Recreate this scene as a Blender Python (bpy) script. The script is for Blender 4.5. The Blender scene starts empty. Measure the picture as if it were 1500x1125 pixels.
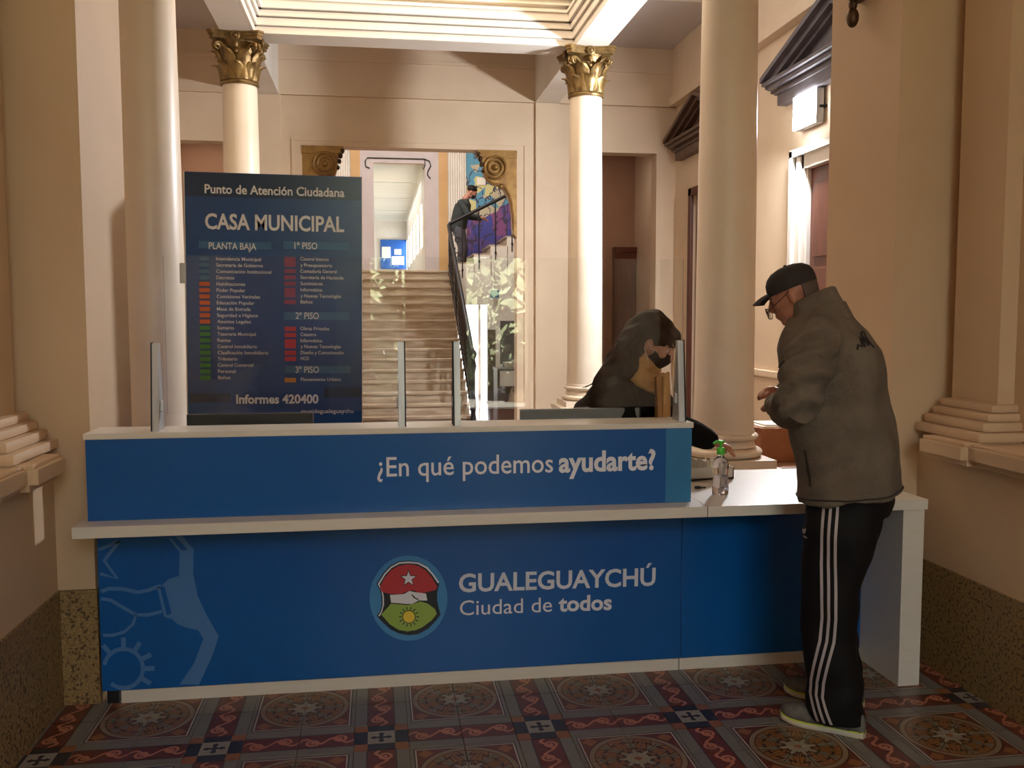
import bpy, bmesh, math, random
from mathutils import Vector, Matrix
from mathutils.bvhtree import BVHTree
from mathutils.geometry import tessellate_polygon
PI = math.pi
S = bpy.context.scene
COL = S.collection
random.seed(7)
# ------------------------------------------------------------------ camera
cam_d = bpy.data.cameras.new('camera'); cam = bpy.data.objects.new('camera', cam_d); COL.objects.link(cam)
S.camera = cam
YAW, PITCH, ROLL, FPX, EYE = .14695, -.07475, -.0012, 1339.0, 1.55
cam_d.sensor_width = 36; cam_d.lens = FPX/1500*36; cam_d.clip_start = .05; cam_d.clip_end = 200
fw = Vector((math.sin(YAW)*math.cos(PITCH), math.cos(YAW)*math.cos(PITCH), math.sin(PITCH)))
rt = Vector((math.cos(YAW), -math.sin(YAW), 0)); up = rt.cross(fw)
rt2 = rt*math.cos(ROLL)+up*math.sin(ROLL); up2 = -rt*math.sin(ROLL)+up*math.cos(ROLL)
M = Matrix((rt2, up2, -fw)).transposed().to_4x4(); M.translation = Vector((0, 0, EYE)); cam.matrix_world = M
def ray(px, py): return fw+rt2*((px-750)/FPX)-up2*((py-562.5)/FPX)
def on_y(px, py, Y):
    d = ray(px, py); return Vector((0, 0, EYE))+d*(Y/d.y)
# ------------------------------------------------------------------ light, exposure
w = bpy.data.worlds.new('sky'); S.world = w; w.use_nodes = True
bg = w.node_tree.nodes['Background']; bg.inputs[0].default_value = (.86, .93, 1, 1); bg.inputs[1].default_value = 7.5
S.view_settings.view_transform = 'Standard'; S.view_settings.look = 'None'
S.view_settings.exposure = 0.08; S.view_settings.gamma = 1.0; S.view_settings.use_curve_mapping = False
def area(name, loc, target, sx, sy, power, color, spread=None):
    l = bpy.data.lights.new(name, 'AREA'); l.shape = 'RECTANGLE'; l.size = sx; l.size_y = sy; l.energy = power; l.color = color
    if spread: l.spread = spread
    o = bpy.data.objects.new(name, l); COL.objects.link(o); o.location = loc
    o.rotation_euler = (Vector(target)-Vector(loc)).to_track_quat('-Z', 'Y').to_euler(); return o
area('skylight_light', (.48, 7.8, 6.05), (.48, 7.8, 0), 2.4, 2.8, 122, (1, .85, .67))
area('flood_light', (3.93, 8.22, 3.42), (0.2, 8.6, 1.6), .34, .26, 260, (.93, .96, 1))
area('vestibule_fill', (.6, .6, 4.1), (.6, 2.2, 0), .8, .8, 11, (1, .62, .34))  # unseen warm fill light added for the entrance walls
area('stair_hall_light', (.5, 15.0, 5.9), (.5, 15.4, 0), 2.5, 3.0, 240, (1, .97, .93))
area('side_room_fill', (3.4, 13.6, 4.0), (3.4, 14.2, 1.5), 1, 1, 8, (1, .86, .72))  # unseen fill lights added to brighten both side rooms
area('side_room_fill', (-2.4, 13.5, 4.0), (-2.4, 14.2, 1.5), 1, 1, 8, (1, .8, .62))
area('corridor_light', (.45, 24, 4.45), (.45, 24, 0), 1.2, 8, 35, (1, 1, .98))
sun_d = bpy.data.lights.new('sun', 'SUN'); sun_d.energy = 85; sun_d.angle = .01; sun_d.color = (1, .95, .85); sun_o = bpy.data.objects.new('sun', sun_d); COL.objects.link(sun_o)
sun_o.location = (0, 20, 30); sun_o.rotation_euler = Vector((.2, -1, -.85)).to_track_quat('-Z', 'Y').to_euler()
# ------------------------------------------------------------------ materials
def lin(r, g, b):
    f = lambda c: ((c/255+.055)/1.055)**2.4 if c > 10 else c/255/12.92
    return (f(r), f(g), f(b), 1)
class V:                                                          # tiny expression -> math nodes
    t = None
    def __init__(s, x): s.x = x
    @staticmethod
    def op(o, *a):
        n = V.t.nodes.new('ShaderNodeMath'); n.operation = o
        for i, v in enumerate(a):
            if isinstance(v, V): v = v.x
            if isinstance(v, (int, float)): n.inputs[i].default_value = v
            else: V.t.links.new(v, n.inputs[i])
        return V(n.outputs[0])
    def __add__(s, o): return V.op('ADD', s, o)
    __radd__ = __add__
    def __sub__(s, o): return V.op('SUBTRACT', s, o)
    def __rsub__(s, o): return V.op('SUBTRACT', o, s)
    def __mul__(s, o): return V.op('MULTIPLY', s, o)
    __rmul__ = __mul__
    def __truediv__(s, o): return V.op('DIVIDE', s, o)
    def lt(s, o): return V.op('LESS_THAN', s, o)
    def gt(s, o): return V.op('GREATER_THAN', s, o)
    def abs(s): return V.op('ABSOLUTE', s)
def vmax(a, b): return V.op('MAXIMUM', a, b)
def vmin(a, b): return V.op('MINIMUM', a, b)
def mixc(fac, a, b):
    n = V.t.nodes.new('ShaderNodeMix'); n.data_type = 'RGBA'
    if isinstance(fac, V): V.t.links.new(fac.x, n.inputs[0])
    else: n.inputs[0].default_value = fac
    for i, c in ((6, a), (7, b)):
        if isinstance(c, tuple): n.inputs[i].default_value = c
        else: V.t.links.new(c, n.inputs[i])
    return n.outputs[2]
def noise(scale, detail=3, coord='Object', stretch=None, out=0):
    tc = V.t.nodes.new('ShaderNodeTexCoord'); n = V.t.nodes.new('ShaderNodeTexNoise')
    n.inputs['Scale'].default_value = scale; n.inputs['Detail'].default_value = detail
    if stretch:
        m = V.t.nodes.new('ShaderNodeMapping'); m.inputs['Scale'].default_value = stretch
        V.t.links.new(tc.outputs[coord], m.inputs[0]); V.t.links.new(m.outputs[0], n.inputs[0])
    else: V.t.links.new(tc.outputs[coord], n.inputs[0])
    return V(n.outputs[out])
def mat(name, c, rough=.6, metal=0, c2=None, nscale=4, stretch=None, bump=0, bscale=60, spec=.5, detail=3, sharp=1):
    m = bpy.data.materials.new(name); m.use_nodes = True; V.t = m.node_tree; b = m.node_tree.nodes['Principled BSDF']
    b.inputs['Roughness'].default_value = rough; b.inputs['Metallic'].default_value = metal
    b.inputs['Specular IOR Level'].default_value = spec; b.inputs['Base Color'].default_value = c
    if c2:
        f = noise(nscale, detail, stretch=stretch); f = vmin(vmax((f-.5)*(2.2*sharp)+.5, 0), 1)
        V.t.links.new(mixc(f, c, c2), b.inputs['Base Color'])
    if bump:
        bn = V.t.nodes.new('ShaderNodeBump'); bn.inputs['Strength'].default_value = bump; bn.inputs['Distance'].default_value = .01
        V.t.links.new(noise(bscale, 4, stretch=stretch).x, bn.inputs['Height']); V.t.links.new(bn.outputs[0], b.inputs['Normal'])
    return m
def emis(name, c, s):
    m = mat(name, c); b = m.node_tree.nodes['Principled BSDF']; b.inputs['Emission Color'].default_value = c; b.inputs['Emission Strength'].default_value = s; return m
MT = {}
MT['wall'] = mat('cream_plaster', lin(230, 208, 180), .62, c2=lin(220, 196, 168), nscale=1.6, bump=.12, bscale=25)
MT['wallfront'] = mat('warm_shade_plaster', lin(212, 184, 152), .55, c2=lin(200, 170, 138), nscale=1.4, bump=.12, bscale=25)  # cream plaster with the vestibule's dim warm light put into its colour
MT['coffer'] = mat('warm_lit_plaster', lin(232, 208, 168), .6, c2=lin(226, 198, 156), nscale=1.2)  # cream plaster, warm light of the ceiling well mixed into the colour
MT['white'] = mat('white_plaster', lin(238, 232, 222), .5, c2=lin(228, 220, 208), nscale=2)
MT['column'] = mat('painted_column', lin(232, 218, 200), .38, c2=lin(222, 205, 184), nscale=2.5, bump=.06, bscale=18)
MT['aisle'] = mat('grey_ceiling', lin(206, 196, 190), .7)
MT['gold'] = mat('antique_gold', lin(150, 122, 74), .42, .55, c2=lin(96, 72, 40), nscale=14, bump=.3, bscale=40)
MT['gold_bracket'] = mat('gold_paint', lin(168, 130, 72), .4, .45, c2=lin(128, 94, 50), nscale=9, bump=.2, bscale=30)  # brighter gold used on the scroll brackets
MT['bronze'] = mat('dark_bronze', lin(92, 70, 48), .45, .6, c2=lin(60, 44, 30), nscale=20)
MT['melamine'] = mat('white_melamine', lin(222, 216, 206), .32, c2=lin(216, 209, 198), nscale=8, stretch=(1, 8, 8))
MT['blue'] = mat('blue_vinyl', lin(15, 92, 168), .26, c2=lin(12, 82, 154), nscale=.9)
MT['blue_lt'] = mat('light_blue_vinyl', lin(48, 120, 172), .3)
MT['ghost'] = mat('watermark_blue', lin(78, 126, 184), .27)
MT['letter'] = mat('white_lettering', lin(226, 228, 238), .4)
MT['navy'] = mat('sign_navy', lin(26, 76, 142), .26, c2=lin(22, 64, 122), nscale=1.1)
MT['navy_dk'] = mat('sign_dark_band', lin(15, 44, 80), .26)
MT['navy_lt'] = mat('sign_light_box', lin(40, 98, 148), .3)
MT['s_letter'] = mat('sign_lettering', lin(226, 226, 232), .45)
MT['sw_blue'] = mat('swatch_blue', lin(62, 112, 150), .4); MT['sw_orange'] = mat('swatch_orange', lin(214, 100, 44), .4)
MT['sw_green'] = mat('swatch_green', lin(56, 142, 60), .4); MT['sw_purple'] = mat('swatch_magenta', lin(142, 38, 92), .4)
MT['sw_red'] = mat('swatch_red', lin(190, 30, 60), .4); MT['sw_ochre'] = mat('swatch_ochre', lin(206, 140, 50), .4)
MT['e_disc'] = mat('emblem_disc', lin(66, 138, 196), .3); MT['e_black'] = mat('emblem_black', lin(22, 26, 32), .3)
MT['e_red'] = mat('emblem_red', lin(196, 52, 60), .3); MT['e_green'] = mat('emblem_green', lin(150, 178, 78), .3)
MT['e_white'] = mat('emblem_white', lin(232, 232, 240), .3); MT['e_yellow'] = mat('emblem_yellow', lin(236, 208, 70), .3)
MT['alu'] = mat('brushed_aluminium', lin(206, 206, 208), .4, .35, c2=lin(168, 168, 172), nscale=30, stretch=(1, 1, .05))
MT['rubber'] = mat('black_rubber', lin(16, 16, 18), .6)
MT['mon_dk'] = mat('dark_monitor_plastic', lin(46, 44, 44), .5); MT['mon_gr'] = mat('grey_monitor_plastic', lin(128, 130, 134), .45)
MT['iron'] = mat('black_iron', lin(34, 30, 32), .5, .4)
MT['marble'] = mat('worn_marble', lin(196, 180, 160), .45, c2=lin(150, 128, 104), nscale=3, stretch=(1, .6, 8), detail=6)
MT['hallfloor'] = mat('polished_brown_floor', lin(112, 84, 72), .16, c2=lin(86, 62, 54), nscale=5)
MT['wood'] = mat('reddish_wood', lin(112, 62, 44), .4, c2=lin(78, 40, 28), nscale=5, stretch=(8, 8, .5))
MT['wood_br'] = mat('brown_wood', lin(140, 104, 76), .5, c2=lin(116, 82, 58), nscale=5, stretch=(1, 1, 8))
MT['greywood'] = mat('grey_painted_wood', lin(112, 106, 112), .45, c2=lin(92, 84, 88), nscale=6)
MT['brownwood'] = mat('dark_painted_wood', lin(104, 78, 62), .45, c2=lin(80, 58, 46), nscale=6)
MT['room'] = mat('terracotta_wall', lin(178, 140, 114), .6, c2=lin(164, 124, 98), nscale=1.5)
MT['ochre'] = mat('ochre_wall', lin(204, 164, 112), .6, c2=lin(192, 148, 94), nscale=2)
MT['lilac'] = mat('lilac_grey_plaster', lin(198, 186, 184), .6, c2=lin(184, 170, 166), nscale=2)
MT['card'] = mat('cardboard', lin(160, 104, 68), .7, c2=lin(142, 88, 56), nscale=5)
MT['paper'] = mat('white_paper', lin(232, 226, 214), .6)
MT['black'] = mat('black_fabric', lin(24, 23, 26), .85, c2=lin(16, 15, 18), nscale=12, bump=.3, bscale=90)
MT['coat'] = mat('black_coat', lin(15, 14, 17), .85, spec=.25, bump=.2, bscale=80)
MT['trackpant'] = mat('black_track_fabric', lin(13, 12, 15), .75, spec=.25, bump=.15, bscale=12)
MT['stripe'] = mat('grey_stripe', lin(176, 168, 172), .6)
MT['fleece'] = mat('grey_brown_fleece', lin(112, 102, 90), .95, c2=lin(92, 82, 72), nscale=9, bump=.9, bscale=38)
MT['fleece_dk'] = mat('dark_jacket_trim', lin(50, 46, 44), .9)
MT['skin'] = mat('skin', lin(176, 122, 98), .5, c2=lin(160, 104, 82), nscale=14)
MT['skin2'] = mat('skin_light', lin(196, 146, 122), .5, c2=lin(184, 130, 106), nscale=14)
MT['cap'] = mat('dark_brown_cap', lin(42, 36, 36), .85, bump=.2, bscale=90)
MT['hair'] = mat('dark_hair', lin(38, 20, 16), .6, spec=.2, c2=lin(18, 10, 9), nscale=14, stretch=(1, 1, .15), bump=.5, bscale=60)
MT['greyhair'] = mat('grey_brown_hair', lin(88, 70, 62), .7)
MT['mask'] = mat('black_cloth_mask', lin(26, 26, 32), .8)
MT['scarf'] = mat('mustard_scarf', lin(214, 166, 106), .85, c2=lin(184, 134, 78), nscale=10, bump=.5, bscale=40)
MT['green'] = mat('green_pump', lin(88, 208, 64), .35)
MT['shoe'] = mat('grey_mesh_shoe', lin(112, 110, 106), .8, c2=lin(86, 84, 82), nscale=30)
MT['sole'] = mat('pale_sole', lin(206, 202, 184), .6); MT['lime'] = mat('lime_sole_line', lin(196, 214, 80), .5)
MT['jeans'] = mat('grey_trousers', lin(84, 84, 92), .8, c2=lin(66, 66, 72), nscale=8)
MT['olive'] = mat('dark_olive_jumper', lin(44, 48, 46), .85)
MT['noticeblue'] = mat('notice_blue', lin(22, 88, 170), .5)
MT['corr_ceiling'] = mat('white_board_ceiling', lin(226, 226, 214), .6, c2=lin(214, 212, 198), nscale=2, stretch=(.3, 6, 1))
MT['leaf'] = mat('foliage', lin(166, 172, 138), .6, c2=lin(94, 110, 76), nscale=3)
MT['bark'] = mat('bark', lin(96, 80, 62), .9)
MT['ground'] = mat('street_ground', lin(150, 146, 138), .8)
MT['granite'] = m = mat('speckled_terrazzo', lin(150, 122, 80), .5)
V.t = m.node_tree; b = m.node_tree.nodes['Principled BSDF']
n1 = noise(75, 2); n2 = noise(150, 2); n3 = noise(3, 2)
c_ = mixc((n1.gt(.58)), lin(158, 130, 86), lin(58, 46, 34)); c_ = mixc(n2.gt(.64), c_, lin(196, 176, 132)); c_ = mixc(n2.lt(.36), c_, lin(44, 34, 26))
V.t.links.new(mixc(n3*.5, c_, lin(110, 84, 52)), b.inputs['Base Color'])
def glass(name, col, rough=0, ior=1.45):
    m = bpy.data.materials.new(name); m.use_nodes = True; b = m.node_tree.nodes['Principled BSDF']
    b.inputs['Base Color'].default_value = col; b.inputs['Roughness'].default_value = rough
    b.inputs['Transmission Weight'].default_value = 1; b.inputs['IOR'].default_value = ior; return m
MT['glass'] = glass('clear_glass', (.97, .985, .98, 1)); MT['gel'] = glass('clear_gel', (.9, .92, .98, 1), ior=1.36); MT['lens'] = glass('spectacle_lens', (.95, .95, .95, 1))
MT['plastic'] = glass('clear_bottle', (.9, .88, .95, 1), .05)
# mural: flat painted colour patches
MT['mural'] = m = mat('mural_paint', lin(120, 100, 150), .6); V.t = m.node_tree
tc = V.t.nodes.new('ShaderNodeTexCoord'); vo = V.t.nodes.new('ShaderNodeTexVoronoi'); vo.inputs['Scale'].default_value = 4.6
V.t.links.new(tc.outputs['Object'], vo.inputs['Vector']); sx = V.t.nodes.new('ShaderNodeSeparateColor'); V.t.links.new(vo.outputs['Color'], sx.inputs[0])
sp = V.t.nodes.new('ShaderNodeSeparateXYZ'); V.t.links.new(tc.outputs['Object'], sp.inputs[0]); zz = V(sp.outputs[2]); r_ = V(sx.outputs[0]); g_ = V(sx.outputs[1])
xx = V(sp.outputs[0])
upc = mixc(r_.gt(.35), lin(190, 178, 152), lin(206, 198, 140)); upc = mixc(r_.gt(.72), upc, lin(88, 150, 178))
loc_ = mixc(g_.gt(.4), lin(96, 74, 140), lin(70, 72, 150)); loc_ = mixc(g_.gt(.75), loc_, lin(132, 78, 128))
line = V(vo.outputs['Distance']).gt(.17); c_ = mixc((zz-xx*.45+noise(2, 2)*.5).gt(2.85), loc_, upc)
wl_ = (noise(5, 4, stretch=(1, 1, .6))-.5).abs(); V.t.links.new(mixc(wl_.lt(.022), c_, lin(66, 56, 78)), m.node_tree.nodes['Principled BSDF'].inputs['Base Color'])
# floor tiles
def tile_mat(name, kind):
    m = mat(name, lin(120, 116, 110), .32, spec=.45); V.t = m.node_tree; b = m.node_tree.nodes['Principled BSDF']
    uv = V.t.nodes.new('ShaderNodeUVMap'); s = V.t.nodes.new('ShaderNodeSeparateXYZ'); V.t.links.new(uv.outputs[0], s.inputs[0])
    x, y = V(s.outputs[0]), V(s.outputs[1])
    grey, red, pale, navy, orange, dark = lin(126, 124, 118), lin(108, 46, 34), lin(204, 196, 188), lin(42, 42, 54), lin(156, 100, 60), lin(46, 32, 28)
    if kind == 'medallion':
        r = V.op('SQRT', x*x+y*y); mx = vmax(x, y); a = V.op('ARCTAN2', y, x)
        c = mixc(mx.lt(.93), grey, navy); c = mixc(mx.lt(.905), c, pale); c = mixc(mx.lt(.88), c, red)
        c = mixc((x-.76).abs()+(y-.76).abs()*1.0-.11, c, c)
        c = mixc(((x-.72).abs()+(y-.72).abs()).lt(.15), c, orange)
        c = mixc(r.lt(.88), c, dark); c = mixc(r.lt(.86), c, lin(150, 130, 104)); c = mixc(r.lt(.77), c, dark)
        petal = V.op('COSINE', a*8); pet2 = V.op('COSINE', a*16)
        c = mixc(r.lt(.75), c, lin(150, 98, 50))
        wv = V.op('SINE', r*26+petal*2.6)
        leafm = vmin((petal*.5+wv*.45+pet2*.3).gt(.32), r.lt(.72))
        c = mixc(leafm, c, lin(122, 124, 108))
        c = mixc(vmin((V.op('ABSOLUTE', petal*.7+wv*.4)).lt(.2), r.lt(.74)), c, lin(36, 30, 24)); c = mixc(vmin(V.op('SINE', a*8).abs().lt(.1), r.lt(.7)), c, lin(38, 32, 26))
        c = mixc(r.lt(pet2*.05+petal*.05+.31), c, dark); c = mixc(r.lt(pet2*.04+petal*.06+.25), c, lin(166, 160, 142)); c = mixc(r.lt(.07), c, lin(150, 100, 60))
    elif kind == 'strip':
        yy = (y-.5).abs(); c = mixc(yy.lt(.27), grey, navy); c = mixc(yy.lt(.25), c, red)
        sv = V.op('SINE', x*(4*PI))
        wave = (y-.5-sv*.1).abs().lt(.036)
        xf = V.op('FRACT', x*2)-.5
        cy_ = V.op('SIGN', V.op('SINE', x*(2*PI)))
        d = V.op('SQRT', xf*xf*.25+(y-.5+cy_*.07)*(y-.5+cy_*.07))
        ring = (d-.1).abs().lt(.028); dot = d.lt(.042)
        c = mixc(vmin(vmax(vmax(wave, ring), dot), yy.lt(.22)), c, lin(196, 128, 100))
    else:
        ax, ay = (x-.5).abs(), (y-.5).abs(); c = mixc(vmin(ax, ay).lt(.25), orange, navy)
        c = mixc(vmax(ax, ay).lt(.25), c, lin(160, 154, 142))
        c = mixc(vmin(vmax(ax, ay).lt(.19), vmin(ax, ay).lt(.035)), c, navy)
        c = mixc(vmin(((vmax(ax, ay)-.13).abs()+vmin(ax, ay)).lt(.065), vmax(ax, ay).lt(.2)), c, navy)
    c = mixc(noise(6, 4)*.4, c, lin(84, 72, 62))
    V.t.links.new(c, b.inputs['Base Color']); return m
for k in ('medallion', 'strip', 'cross'): MT['tile_'+k] = tile_mat('cement_tile_'+k, k)
# ------------------------------------------------------------------ mesh helpers
class B:
    def __init__(s): s.v = []; s.f = []
    def add(s, vs, fs):
        o = len(s.v); s.v += [tuple(v) for v in vs]; s.f += [tuple(i+o for i in f) for f in fs]; return s
    def box(s, x0, x1, y0, y1, z0, z1, bev=0):
        if bev > 0:
            bm = bmesh.new(); bmesh.ops.create_cube(bm, size=1)
            for v in bm.verts: v.co = Vector(((x0+x1)/2+v.co.x*(x1-x0), (y0+y1)/2+v.co.y*(y1-y0), (z0+z1)/2+v.co.z*(z1-z0)))
            bmesh.ops.bevel(bm, geom=bm.edges[:], offset=bev, segments=2, affect='EDGES', profile=.7)
            bm.verts.index_update(); s.add([v.co for v in bm.verts], [[v.index for v in f.verts] for f in bm.faces]); bm.free(); return s
        vs = [(x, y, z) for x in (x0, x1) for y in (y0, y1) for z in (z0, z1)]
        return s.add(vs, [(0, 1, 3, 2), (4, 6, 7, 5), (0, 4, 5, 1), (2, 3, 7, 6), (0, 2, 6, 4), (1, 5, 7, 3)])
    def lathe(s, prof, c=(0, 0, 0), n=32, ax=None, ex=None, ey=None):
        c = Vector(c); ax = Vector(ax or (0, 0, 1)).normalized()
        ex = Vector(ex) if ex else (Vector((1, 0, 0)) if abs(ax.x) < .9 else Vector((0, 1, 0))); ex = (ex-ax*ex.dot(ax)).normalized(); ey = ax.cross(ex)
        vs = []; fs = []; m = len(prof)
        for r, h in prof:
            for i in range(n):
                a = 2*PI*i/n; vs.append(c+ax*h+(ex*math.cos(a)+ey*math.sin(a))*r)
        for j in range(m-1):
            for i in range(n):
                k = (i+1) % n; fs.append((j*n+i, j*n+k, (j+1)*n+k, (j+1)*n+i))
        fs.append(tuple(range(n-1, -1, -1))); fs.append(tuple(range((m-1)*n, m*n)))
        return s.add(vs, fs)
    def rings(s, R, cap=True):
        n = len(R[0]); vs = [v for r in R for v in r]; fs = []
        for j in range(len(R)-1):
            for i in range(n):
                k = (i+1) % n; fs.append((j*n+i, j*n+k, (j+1)*n+k, (j+1)*n+i))
        if cap: fs.append(tuple(range(n-1, -1, -1))); fs.append(tuple(range((len(R)-1)*n, len(R)*n)))
        return s.add(vs, fs)
    def tube(s, pts, rad, n=10, flat=1, roundend=True, hint=None):
        P = [Vector(p) for p in pts]; rr = rad if isinstance(rad, (list, tuple)) else [rad]*len(P)
        if roundend:
            d0 = (P[0]-P[1]).normalized(); d1 = (P[-1]-P[-2]).normalized()
            P = [P[0]+d0*rr[0]*.98, P[0]+d0*rr[0]*.7]+P+[P[-1]+d1*rr[-1]*.7, P[-1]+d1*rr[-1]*.98]
            rr = [rr[0]*.2, rr[0]*.72]+list(rr)+[rr[-1]*.72, rr[-1]*.2]
        R = []; ref = Vector(hint) if hint else None
        for i, p in enumerate(P):
            t = ((P[min(i+1, len(P)-1)]-P[max(i-1, 0)])).normalized()
            if ref is None: ref = Vector((0, 0, 1)) if abs(t.z) < .9 else Vector((1, 0, 0))
            u = (ref-t*ref.dot(t)).normalized(); v = t.cross(u); ref = u
            R.append([p+(u*math.cos(2*PI*k/n)*flat+v*math.sin(2*PI*k/n))*rr[i] for k in range(n)])
        return s.rings(R)
    def ell(s, c, r, mx=None, n=20, m=12):
        c = Vector(c); mx = mx or Matrix.Identity(3); R = []
        for j in range(1, m):
            a = PI*j/m
            R.append([c+mx@Vector((r[0]*math.sin(a)*math.cos(2*PI*k/n), r[1]*math.sin(a)*math.sin(2*PI*k/n), -r[2]*math.cos(a))) for k in range(n)])
        return s.rings(R)
    def sheet(s, G, th):                                          # grid of points given thickness
        a, b_ = len(G), len(G[0]); N = [[None]*b_ for _ in range(a)]
        for i in range(a):
            for j in range(b_):
                du = Vector(G[min(i+1, a-1)][j])-Vector(G[max(i-1, 0)][j]); dv = Vector(G[i][min(j+1, b_-1)])-Vector(G[i][max(j-1, 0)])
                N[i][j] = du.cross(dv).normalized() if du.cross(dv).length > 1e-9 else Vector((0, 0, 1))
        vs = [Vector(G[i][j])+N[i][j]*th/2 for i in range(a) for j in range(b_)]+[Vector(G[i][j])-N[i][j]*th/2 for i in range(a) for j in range(b_)]
        o = a*b_; fs = []
        for i in range(a-1):
            for j in range(b_-1):
                q = (i*b_+j, (i+1)*b_+j, (i+1)*b_+j+1, i*b_+j+1); fs.append(q); fs.append(tuple(o+k for k in reversed(q)))
        per = [(0, j) for j in range(b_)]+[(i, b_-1) for i in range(1, a)]+[(a-1, j) for j in range(b_-2, -1, -1)]+[(i, 0) for i in range(a-2, 0, -1)]
        ids = [i*b_+j for i, j in per]
        for k in range(len(ids)):
            p, q = ids[k], ids[(k+1) % len(ids)]; fs.append((p, q, q+o, p+o))
        return s.add(vs, fs)
    def prism(s, pts2, place, d):                                  # polygon extruded; place(u,v,w)
        k = len(pts2); tri = tessellate_polygon([[Vector((u, v, 0)) for u, v in pts2]])
        vs = [place(u, v, 0) for u, v in pts2]+[place(u, v, d) for u, v in pts2]
        fs = [tuple(t) for t in tri]+[tuple(i+k for i in reversed(t)) for t in tri]+[(i, (i+1) % k, (i+1) % k+k, i+k) for i in range(k)]
        return s.add(vs, fs)
    def mesh(s, name, smooth=False, angle=40):
        me = bpy.data.meshes.new(name); me.from_pydata(s.v, [], s.f); me.update()
        bm = bmesh.new(); bm.from_mesh(me); bmesh.ops.recalc_face_normals(bm, faces=bm.faces[:]); bm.to_mesh(me); bm.free()
        if smooth:
            me.polygons.foreach_set('use_smooth', [True]*len(me.polygons))
            try: me.set_sharp_from_angle(angle=math.radians(angle))
            except Exception: pass
        return me
def link(name, me, m=None, parent=None):
    o = bpy.data.objects.new(name, me); COL.objects.link(o)
    if m and me: 
        me.materials.clear(); me.materials.append(MT[m] if isinstance(m, str) else m)
    if parent: o.parent = parent
    return o
def part(name, b, m, parent=None, smooth=False, label=None, angle=40):
    o = link(name, b.mesh(name, smooth, angle), m, parent)
    if label: o['label'] = label
    return o
def struct(name, b, m, parent=None, smooth=False, label=None, cat=None):
    o = part(name, b, m, parent, smooth)
    if not parent:
        o['kind'] = 'structure'; o['label'] = label or ''; o['category'] = cat or 'structure'
    return o
def thing(name, label, cat, loc=(0, 0, 0), rz=0, group=None):
    o = bpy.data.objects.new(name, None); COL.objects.link(o); o.location = loc; o.rotation_euler = (0, 0, rz); o.empty_display_size = .1
    o['label'] = label; o['category'] = cat
    if group: o['group'] = group
    return o
def tag(o, label, cat, group=None):
    o['label'] = label; o['category'] = cat
    if group: o['group'] = group
    return o
def copy_tree(o, parent=None):
    c = o.copy(); COL.objects.link(c)
    if parent: c.parent = parent
    for ch in list(o.children): copy_tree(ch, c)
    return c
def holes(b, axis, a0, a1, u0, u1, z0, z1, hs):
    """wall slab: axis 'y' -> thickness a in Y, u in X ; axis 'x' -> thickness in X, u in Y ; hs: (u0,u1,z0,z1)"""
    us = sorted({u0, u1, *[max(u0, min(u1, h[i])) for h in hs for i in (0, 1)]}); zs = sorted({z0, z1, *[max(z0, min(z1, h[i])) for h in hs for i in (2, 3)]})
    for i in range(len(us)-1):
        for j in range(len(zs)-1):
            cu, cz = (us[i]+us[i+1])/2, (zs[j]+zs[j+1])/2
            if any(h[0] < cu < h[1] and h[2] < cz < h[3] for h in hs): continue
            if axis == 'y': b.box(us[i], us[i+1], a0, a1, zs[j], zs[j+1])
            else: b.box(a0, a1, us[i], us[i+1], zs[j], zs[j+1])
    return b
def text_mesh(body, bold=0, name='lettering'):
    cu = bpy.data.curves.new(name, 'FONT'); cu.body = body; cu.size = 1; cu.offset = bold; cu.extrude = .004; cu.resolution_u = 3
    o = bpy.data.objects.new(name, cu); COL.objects.link(o); dg = bpy.context.evaluated_depsgraph_get(); dg.update()
    me = bpy.data.meshes.new_from_object(o.evaluated_get(dg)); COL.objects.unlink(o); bpy.data.objects.remove(o); bpy.data.curves.remove(cu)
    return me
_H = text_mesh('H'); CAPH = max(v.co.y for v in _H.vertices)
def lettering(body, p0, p1, cap, out, m, parent, bold=0, th=.0006):
    """text whose baseline runs from p0 to p1 (local/world Vectors), cap height cap, facing 'out'"""
    me = text_mesh(body, bold); p0, p1, out = Vector(p0), Vector(p1), Vector(out).normalized()
    x0 = min(v.co.x for v in me.vertices); x1 = max(v.co.x for v in me.vertices)
    ux = p1-p0; upv = out.cross(ux.normalized()).normalized(); sc = cap/CAPH
    for v in me.vertices:
        x, y, z = v.co; v.co = p0+ux*((x-x0)/(x1-x0))+upv*(y*sc)+out*(.0004+(z+.004)/.008*th)
    me.name = 'lettering'; return link('lettering', me, m, parent)
# ================================================================== STRUCTURE
CX = .575                                                          # symmetry axis of the vestibule
def mir(x): return 2*CX-x
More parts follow.
